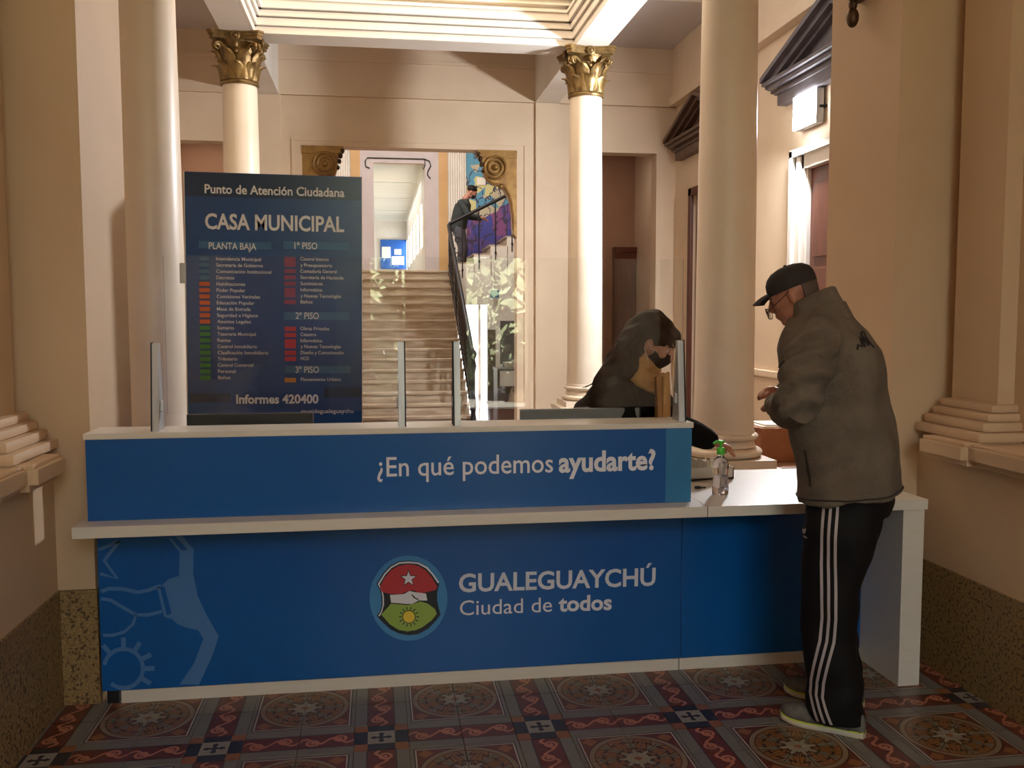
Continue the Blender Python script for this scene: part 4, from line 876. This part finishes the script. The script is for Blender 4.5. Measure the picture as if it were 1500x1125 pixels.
hand(b, (.217, .07, 1.20), (.25, -.9, .12), (0, -.3, -1), 1, .45, 1)
hand(b, (.227, -.055, 1.235), (.3, .85, .25), (0, .3, -1), 1, .5, -1)
body = link('body', fuse(b, .0055, 2), 'skin', man)
eyes(HT, .92, man)
# cap
b = B()
def capr(z, rx, ry, dx): return [HT(dx+rx*math.cos(2*PI*k/36), ry*math.sin(2*PI*k/36), z) for k in range(36)]
b.rings([capr(.026, .1035, .085, -.009), capr(.05, .105, .087, -.009), capr(.074, .102, .084, -.010), capr(.096, .09, .074, -.012), capr(.113, .068, .057, -.013), capr(.123, .036, .03, -.014), capr(.125, .01, .01, -.014)])
cap = part('cap', b, 'cap', man, True, label='dark brown peaked cap')
G = []
for i in range(8):
    t = i/7; row = []
    for j in range(9):
        v = -1+j/4; x = .06+(.035+t*.072)*math.sqrt(max(0, 1-v*v*.55)); row.append(HT(x, v*.066*(1-.12*t), .041-.02*t*t-.012*v*v))
    G.append(row)
part('cap_peak', B().sheet(G, .005), 'cap', cap, True)
part('cap_button', B().ell(HT(-.014, 0, .126), (.008, .008, .005), n=10, m=6), 'cap', cap, True)
# short hair under the cap
b = B().rings([[HT(-.022+rx*math.cos(a), ry*math.sin(a), z) for a in [PI*.62+PI*.76*k/16 for k in range(17)]]+[HT(-.022+(rx-.012)*math.cos(a), (ry-.012)*math.sin(a), z) for a in [PI*.62+PI*.76*(16-k)/16 for k in range(17)]] for z, rx, ry in ((-.036, .073, .068), (-.016, .0835, .0745), (.010, .088, .078), (.03, .089, .08))])
part('hair', b, 'greyhair', man, True)
# spectacles low on the nose
sp = part('spectacles', B().tube([HT(.119, -.006, -.032), HT(.123, 0, -.026), HT(.119, .006, -.032)], .0018, n=6), 'rubber', man, True, label='thin-rimmed spectacles worn low on the nose')
for sd in (-1, 1):
    rim = [HT(.120-.006*math.cos(a)*sd, sd*.033+.029*math.cos(a), -.036+.023*math.sin(a)) for a in [2*PI*k/20 for k in range(21)]]
    part('rim', B().tube(rim, .0017, n=6), 'rubber', sp, True); part('lens', B().prism([(.0275*math.cos(2*PI*k/20), .0215*math.sin(2*PI*k/20)) for k in range(20)], lambda u, v, w_: HT(.119+w_, sd*.033+u, -.036+v), .0014), 'lens', sp)
    part('temple', B().tube([HT(.114, sd*.061, -.030), HT(.06, sd*.078, -.010), (HT(.0, sd*.083, .016))], .0017, n=6), 'rubber', sp, True)
# trousers
b = B()
for sd, R4 in ((1, [(-.045, .075, .92, .125, .11), (-.03, .10, .75, .135, .115), (-.0, .11, .52, .105, .095), (-.005, .115, .32, .10, .09), (-.028, .118, .16, .098, .088), (-.040, .12, .065, .098, .085), (-.042, .12, .045, .096, .083)]),
               (-1, [(-.045, -.075, .92, .125, .11), (-.02, -.10, .75, .13, .11), (.04, -.11, .52, .10, .09), (.035, -.125, .32, .095, .085), (.015, -.13, .16, .095, .085), (.005, -.135, .065, .095, .08), (.004, -.135, .045, .094, .08)])):
    b.rings([oval((f_, l_, z_), 0, 0, rf, rl) for f_, l_, z_, rf, rl in R4])
b.rings([oval((-.045, 0, .97), 0, 0, .13, .165), oval((-.045, 0, .93), 0, 0, .14, .18), oval((-.047, 0, .86), 0, 0, .155, .19), oval((-.045, 0, .80), 0, 0, .14, .18)])
def pf(co): return .006*math.sin(co.z*38+co.y*20+co.x*14)*max(0, min(1, (.34-co.z)*6)) + .003*math.sin(co.z*26-co.x*22)
tro = link('trousers', fuse(b, .008, 3, .006, 7, pf, 'trousers'), 'trackpant', man); tro['label'] = 'black track trousers with three pale side stripes'
bv = BVHTree.FromObject(tro, bpy.context.evaluated_depsgraph_get()) if False else BVHTree.FromPolygons([v.co for v in tro.data.vertices], [p.vertices[:] for p in tro.data.polygons])
base = [(-.012, .86), (-.012, .75), (-.012, .65), (-.016, .55), (-.018, .45), (-.012, .36), (.004, .28), (.02, .2), (.022, .15), (.004, .10), (-.012, .055)]
cv = []
for i in range(len(base)-1):
    for j in range(4): s_ = j/4; cv.append((base[i][0]*(1-s_)+base[i+1][0]*s_, base[i][1]*(1-s_)+base[i+1][1]*s_))
cv.append(base[-1])
for dx in (-.024, 0, .024): part('side_stripe', strip_on(bv, [(x+dx, z) for x, z in cv], .010, .6), 'stripe', tro)
for k, h_ in enumerate((.008, .014, .02)):
    x = .098-.010*k+.004; part('logo_bar', strip_on(bv, [(x+.004, .742), (x, .742+h_*.5), (x-.003, .742+h_)], .006, .6), 'stripe', tro)
part('logo_bar', strip_on(bv, [(.105, .733), (.105, .736)], .001, .6), 'stripe', tro) if False else None
G = strip_on(bv, [(.088, .728), (.088, .734)], .034, .6); part('logo_word', G, 'stripe', tro)
# jacket
b = B()
b.rings([oval((-.048, 0, .868), 0, 0, .183, .225, tilt=-.12), oval((-.046, 0, .89), 0, 0, .184, .226, tilt=-.1), oval((-.035, 0, .98), 0, 0, .186, .222), oval((-.012, 0, 1.1), 0, 0, .187, .218), oval((.012, 0, 1.22), 0, 0, .186, .222), oval((.032, 0, 1.33), 0, 0, .190, .225), oval((.045, 0, 1.42), 0, 0, .182, .222), oval((.062, 0, 1.49), 0, 0, .150, .195), oval((.078, 0, 1.545), 0, 0, .118, .125), oval((.092, 0, 1.575), 0, 0, .10, .09, tilt=-.3)])
for sd in (1, -1):
    wr = (.205, .10, 1.21) if sd > 0 else (.21, -.09, 1.24)
    el = (.095, sd*.27, 1.225)
    b.tube([(.045, sd*.15, 1.47), (.05, sd*.215, 1.43), (.072, sd*.265, 1.33), el, (el[0]*.4+wr[0]*.6, el[1]*.4+wr[1]*.6, 1.205), wr], [.085, .088, .083, .082, .068, .056], n=20)
def jf(co):
    d = 0
    arm = max(0, min(1, (abs(co.y)-.17)*12)); d += arm*.009*math.sin(co.z*75+co.x*45+2*math.sin(co.y*30))
    d += (1-arm)*.0035*math.sin(co.z*24-co.x*20+3*math.sin(co.x*9)); return d
jk = link('jacket', fuse(b, .008, 3, .013, 6.0, jf, 'jacket'), 'fleece', man); jk['label'] = 'grey-brown fleece jacket'
# collar
def ringc(c, rf, rl, ti, th, n=40, a0=.16): return c, rf, rl, ti, th
b = B(); R_c = []
for (cf_, cz, rf, rl, ti) in ((.088, 1.548, .098, .094, -.42), (.098, 1.585, .086, .083, -.45), (.108, 1.618, .080, .079, -.48), (.110, 1.624, .074, .073, -.48)):
    R_c.append([Vector((cf_+rf*math.cos(a), rl*math.sin(a), cz+rf*math.cos(a)*ti)) for a in [2*PI*k/40 for k in range(40)]])
for (cf_, cz, rf, rl, ti) in ((.105, 1.612, .067, .066, -.48), (.098, 1.58, .070, .068, -.45), (.09, 1.55, .075, .07, -.42)):
    R_c.append([Vector((cf_+rf*math.cos(a), rl*math.sin(a), cz+rf*math.cos(a)*ti)) for a in [2*PI*k/40 for k in range(40)]])
part('collar', b.rings(R_c), 'fleece', jk, True, angle=80)
bj = BVHTree.FromPolygons([v.co for v in jk.data.vertices], [p.vertices[:] for p in jk.data.polygons])
def jpath(px, wd, m, name, l=.8, lb=None):
    o = part(name, strip_on(bj, px, wd, l, .002), m, jk)
    if lb: o['label'] = lb
jpath([(.082-.002*i, 1.06-.012*i) for i in range(12)], .010, 'fleece_dk', 'pocket_slit', lb='dark pocket opening')
jpath([(.205-.004*i, 1.352+.003*i) for i in range(12)], .012, 'fleece_dk', 'sleeve_mark', lb='dark mark on the sleeve')
hem = []
for k in range(61):
    a = 2*PI*k/60; d_ = Vector((math.cos(a), math.sin(a), 0)); c_h = Vector((-.048, 0, .888-.12*.18*math.cos(a))); h = bj.ray_cast(c_h+d_*.6, -d_)
    if h[0]: hem.append(h[0]+h[1]*.0025)
part('hem_seam', B().tube(hem, .0032, n=6, roundend=False), 'fleece_dk', jk, True)
# black script mark on the upper back
def backmark(pts, r):
    P = []
    for (x, y) in pts:
        o_ = Vector((-.8, .55, 1.44))+Vector((0, 0, 0)); side_ = Vector((.566, .824, 0)); d_ = Vector((.824, -.566, 0))
        p_ = Vector((-.10, .12, 1.455))+side_*x+Vector((0, 0, y)); h = bj.ray_cast(p_-d_*.6, d_)
        if h[0]: P.append(h[0]+h[1]*.0015)
    return P
for pts in ([(-.05, .035), (-.042, .012), (-.04, -.01), (-.046, -.022)], [(-.055, .034), (-.03, .032)], [(-.038, -.01), (-.028, .012), (-.018, -.012), (-.008, .01), (.002, -.014), (.012, .006), (.02, -.018), (.034, -.012), (.046, -.026)], [(-.018, .028), (-.016, -.014)], [(.004, .014), (.006, -.018)]):
    P = backmark(pts, .003)
    if len(P) > 1: part('script_stroke', B().tube(P, .0036, n=6), 'rubber', jk, True)
# shoes
def shoe(f0, l0, turn):
    m_ = Matrix.Rotation(turn, 3, 'Z'); X = lambda f_, l_, z_: Vector((f0, l0, 0))+m_@Vector((f_, l_, z_))
    def outl(z, k=1, dz=0): 
        pr = [(-.125, 0), (-.118, .026), (-.09, .034), (-.03, .032), (.03, .038), (.09, .047), (.14, .045), (.175, .03), (.19, 0)]
        o_ = [(x, y*k) for x, y in pr]+[(x, -y*k) for x, y in reversed(pr[1:-1])]
        return [X(x*(1 if x < 0 else 1)+.012*0, y, z+(.012*max(0, (x-.11)/.08)**1.5 if dz else .0)) for x, y in o_]
    b = B().rings([outl(.0, .86, 1), outl(.005, .98, 1), outl(.013, 1.01, 1), outl(.021, 1.0, 1)]); sl_ = part('shoe', b, 'sole', man, True, label='grey running shoe with lime sole line')
    part('sole_line', B().rings([outl(.021, 1.012, 1), outl(.027, 1.012, 1)]), 'lime', sl_, True)
    secs = []
    for x, hw, h in ((-.122, .02, .055), (-.11, .03, .085), (-.07, .034, .095), (-.02, .035, .1), (.03, .038, .095), (.08, .046, .08), (.13, .045, .068), (.165, .034, .056), (.184, .014, .042)):
        z0 = .025+.012*max(0, (x-.11)/.08)**1.5; secs.append([X(x, hw*math.cos(a), z0+(h-.02)*max(0, math.sin(a))**.8) for a in [PI*k/14 for k in range(15)]]+[X(x, -hw*.8, z0-.004), X(x, hw*.8, z0-.004)])
    part('upper', B().rings(secs), 'shoe', sl_, True, angle=70)
    for k in range(5): part('lace', B().tube([X(.005+.02*k, -.018, .099-.006*k), X(.012+.02*k, 0, .104-.0075*k), X(.005+.02*k, .018, .099-.006*k)], .003, n=6), 'paper', sl_, True)
shoe(-.02, .125, .0); shoe(.03, -.145, .05)
# ---------------------------------------------------------------- woman behind the counter
wang = math.atan2(-.50, .87)
wo = person('woman with long dark hair, black mask and mustard scarf behind the counter', (1.10, 4.16, 0), wang)
WI = Matrix.Rotation(-wang, 3, 'Z')
def wl(x, y, z): v = WI@Vector((x-1.10, y-4.16, 0)); return Vector((v.x, v.y, z))
b = B(); hc = wl(1.248, 4.0, 1.428)
WT, WR = head(b, hc, .56, .97, -.12)
nk = WT(-.055, 0, -.16); shc = wl(1.16, 4.07, 1.235)
b.tube([WT(-.03, 0, -.05), nk, shc], [.05, .05, .07], n=14)
rS, lS = wl(1.055, 3.915, 1.235), wl(1.27, 4.20, 1.235)
hipc = wl(1.05, 4.30, .92)
b.tube([hipc-Vector((0, 0, .08)), hipc, (hipc+shc)/2, shc], [.13, .13, .12, .12], n=18)
for sd in (-1, 1):
    h0 = hipc+Vector((0, sd*.09, -.05)); b.tube([h0, h0+Vector((.03, 0, -.4)), h0+Vector((0, 0, -.82))], [.085, .055, .04], n=12); b.tube([h0+Vector((0, 0, -.83)), h0+Vector((.11, 0, -.845))], [.035, .025], n=10)
lE, lW = wl(1.40, 4.20, 1.03), wl(1.565, 4.12, .955)
b.tube([lS, lE, lW], [.048, .04, .026], n=12)
hand(b, lW, wl(1.70, 4.05, .90)-wl(1.565, 4.12, .955), (0, 0, -1), .92, .35, 1)
rE, rW = wl(1.10, 3.87, 1.0), wl(1.17, 3.87, .86)
b.tube([rS, rE, rW], [.048, .04, .026], n=12); hand(b, rW, wl(1.27, 3.88, .83)-rW, (0, 0, -1), .92, .3, -1)
link('body', fuse(b, .0055, 2), 'skin2', wo); eyes(WT, .97, wo)
# coat
b = B()
ax = Matrix.Identity(3)
def cr(c, rf, rl, ti=0): return oval(c, 0, 0, rf, rl, 28, 2.2, ti)
hl, sl2 = hipc, shc
mid = (hl+sl2)/2
b.rings([cr(hl-Vector((0, 0, .42)), .19, .21), cr(hl-Vector((0, 0, .1)), .19, .21), cr(hl+Vector((0, 0, .05)), .17, .2), cr(mid+Vector((-.01, 0, 0)), .165, .20, -.3), cr(sl2+Vector((-.01, 0, -.06)), .145, .19, -.5), cr(sl2+Vector((0, 0, .0)), .12, .16, -.5), cr(sl2+Vector((.02, 0, .055)), .075, .08, -.5)])
b.tube([lS+Vector((-.02, -.03, 0)), lS, lE, lE.lerp(lW, .55), lE.lerp(lW, .92)], [.075, .075, .068, .058, .05], n=18)
b.tube([rS+Vector((-.02, .03, 0)), rS, rE, rE.lerp(rW, .9)], [.075, .075, .068, .05], n=18)
coat = link('coat', fuse(b, .009, 4, .008, 6, lambda c: .004*math.sin(c.z*45+c.x*30), 'coat'), 'coat', wo); coat['label'] = 'loose black coat'
# coat collar lapels
bc = BVHTree.FromPolygons([v.co for v in coat.data.vertices], [p.vertices[:] for p in coat.data.polygons])
# scarf: wrap plus two hanging ends
b = B(); Rn = []
for (q, rr, th) in ((-.120, .064, 0), (-.09, .070, 0), (-.14, .085, 0)): pass
for i in range(6):
    cc_ = WT(-.035, 0, -.075).lerp(shc+Vector((.035, 0, .02)), i/5); r_s = .058+.009*i
    b.tube([cc_+Vector((r_s*math.cos(a), r_s*1.05*math.sin(a), -r_s*.45*math.cos(a)+.006*math.sin(2*a+i))) for a in [2*PI*k/24 for k in range(25)]], [.02]*25, n=10)
sc = link('scarf', fuse(b, .006, 2, .004, 22, None, 'scarf'), 'scarf', wo); sc['label'] = 'mustard yellow scarf'
front = WT(.058, 0, -.130)+Vector((.028, 0, -.01))
for k, (dx, dy, L, wd) in enumerate(((.0, -.035, .40, .17), (.012, .035, .42, .15))):
    G = []
    for i in range(16):
        t = i/15; c_ = front+Vector((dx+.005+.012*t, dy-.004*t, -L*t)); row = []
        for j in range(9):
            v = -1+j/4; row.append(c_+Vector((.014*math.cos(v*7+t*2+k)*(.6+.6*t)+.012, v*wd/2*(.75+.4*t), 0))+Vector((0, 0, .01*v)))
        G.append(row)
    part('scarf_end', B().sheet(G, .008), 'scarf', sc, True, angle=80)
# mask
G = []
for i in range(11):
    t = -1+i/5; row = []
    for j in range(9):
        v = j/8; z = -.012-.085*v; bul = .118-.028*abs(v-.30)**1.3*2.2-.075*abs(t)**2.2; y = t*.062*(1-.12*v); x = bul if abs(t) < .98 else bul
        row.append(WT(x-.006, y, z+.010*abs(t)-.01*(1-abs(t))*v))
    G.append(row)
mk = part('face_mask', B().sheet(G, .003), 'mask', wo, True, label='black cloth face mask', angle=80)
for sd in (-1, 1):
    for z in (-.015, -.082): part('ear_loop', B().tube([WT(.043, sd*.064, z), WT(.02, sd*.078, z*.6-.01), WT(-.008, sd*.083, -.015+(z+.048)*.5)], .0016, n=6), 'paper', mk, True)
# hair
b = B()
b.ell(WT(-.024, 0, .040), (.100, .085, .084), WR); b.ell(WT(.034, 0, .072), (.060, .068, .034), WR)
b.tube([WT(.035, .05, .07), WT(.066, .056, .04), WT(.06, .066, .018)], [.022, .015, .008], n=10)
b.tube([WT(.035, -.045, .075), WT(.074, -.045, .048), WT(.082, -.035, .034)], [.022, .014, .007], n=10); b.tube([WT(.04, 0, .08), WT(.082, 0, .058), WT(.094, -.01, .035)], [.022, .014, .008], n=10)
bk = [WT(-.06, 0, .06), WT(-.095, 0, .01), wl(1.115, 3.99, 1.385), wl(1.06, 3.99, 1.325), wl(1.0, 4.0, 1.26), wl(.965, 4.0, 1.215)]
b.tube(bk, [.072, .072, .066, .055, .035, .015], n=20)
b.tube([WT(-.07, -.05, .03), WT(-.085, -.06, -.03), wl(1.12, 3.94, 1.31), wl(1.06, 3.91, 1.25)], [.042, .036, .03, .015], n=12)
b.tube([WT(-.07, .05, .03), WT(-.08, .06, -.05), wl(1.15, 4.06, 1.30)], [.042, .036, .03], n=12)
hr_ = link('hair', fuse(b, .007, 3, .003, 30, lambda c: .0035*math.sin(c.y*120+c.z*25), 'hair'), 'hair', wo); hr_['label'] = 'long dark brown hair'
rnd = random.Random(5); b = B()
for k in range(60):
    s0 = WT(-.09+rnd.uniform(-.02, .03), rnd.uniform(-.06, .06), rnd.uniform(-.02, .07)); e_ = wl(.935+rnd.uniform(-.02, .12), 3.99+rnd.uniform(-.09, .06), 1.19+rnd.uniform(-.01, .07))
    m1 = wl(1.10+rnd.uniform(-.03, .04), 3.98+rnd.uniform(-.08, .07), 1.40+rnd.uniform(-.05, .04)); m2 = wl(1.02+rnd.uniform(-.03, .03), 3.98+rnd.uniform(-.08, .07), 1.29+rnd.uniform(-.04, .03))
    b.tube([s0, m1, m2, e_], [.004, .005, .004, .0015], n=5)
o = part('loose_strands', b, 'hair', hr_, True); o['kind'] = 'stuff'
for sd in (-1, 1): part('shoe', B().ell(hipc+Vector((.03, sd*.09, -.88)), (.12, .042, .035), n=16, m=10), 'rubber', wo, True)
# ---------------------------------------------------------------- man on the upper flight (small, far away)
m3 = person('man in dark jumper and face mask leaning on the upper stair rail beside the mural', (1.62, 17.45, 2.37), -.25)
b = B()
MT3, MR3 = head(b, (.20, 0, 1.50), .5, 1.0)
b.tube([MT3(-.04, 0, -.1), (.07, 0, 1.34)], [.055, .06], n=12)
b.rings([oval((-.07, 0, .85), 0, 0, .11, .15), oval((-.03, 0, 1.05), 0, 0, .12, .16), oval((.03, 0, 1.25), 0, 0, .12, .18), oval((.06, 0, 1.36), 0, 0, .06, .08)])
for sd in (-1, 1):
    b.tube([(-.06, sd*.09, .85), (.03, sd*.1, .45), (-.02, sd*.1, .07)], [.08, .055, .04], n=12); b.tube([(-.02, sd*.1, .05), (.12, sd*.1, .03)], [.035, .025], n=8)
    b.tube([(.03, sd*.18, 1.28), (.16, sd*.2, 1.06), (.36, sd*.14, 1.02)], [.05, .04, .028], n=10); hand(b, (.37, sd*.14, 1.02), (1, -sd*.2, -.2), (0, 0, -1), 1, .4, sd)
link('body', fuse(b, .008, 2), 'skin', m3)
b = B().rings([oval((-.075, 0, .80), 0, 0, .15, .19), oval((-.05, 0, .95), 0, 0, .16, .20), oval((0, 0, 1.12), 0, 0, .165, .21), oval((.03, 0, 1.27), 0, 0, .15, .21), oval((.06, 0, 1.37), 0, 0, .08, .09)])
for sd in (-1, 1): b.tube([(.02, sd*.16, 1.28), (.15, sd*.21, 1.06), (.34, sd*.145, 1.02)], [.08, .066, .045], n=12)
link('jumper', fuse(b, .012, 3, .008, 6, None, 'jumper'), 'olive', m3)
b = B().rings([oval((-.07, 0, .92), 0, 0, .13, .17), oval((-.07, 0, .8), 0, 0, .14, .18), oval((-.06, 0, .74), 0, 0, .1, .15)])
for sd in (-1, 1): b.tube([(-.06, sd*.09, .85), (.03, sd*.1, .45), (-.02, sd*.1, .08)], [.11, .085, .075], n=12)
link('trousers', fuse(b, .012, 3, .008, 8, None, 'trousers'), 'jeans', m3)
for sd in (-1, 1): part('shoe', B().ell((.04, sd*.1, .04), (.13, .045, .04), n=14, m=8), 'rubber', m3, True)
link('hair', fuse(B().ell(MT3(-.02, 0, .05), (.10, .083, .083), MR3), .01, 1), 'hair', m3)
b = B().ell(MT3(.06, 0, -.052), (.05, .058, .048), MR3); part('face_mask', b, 'mask', m3, True)
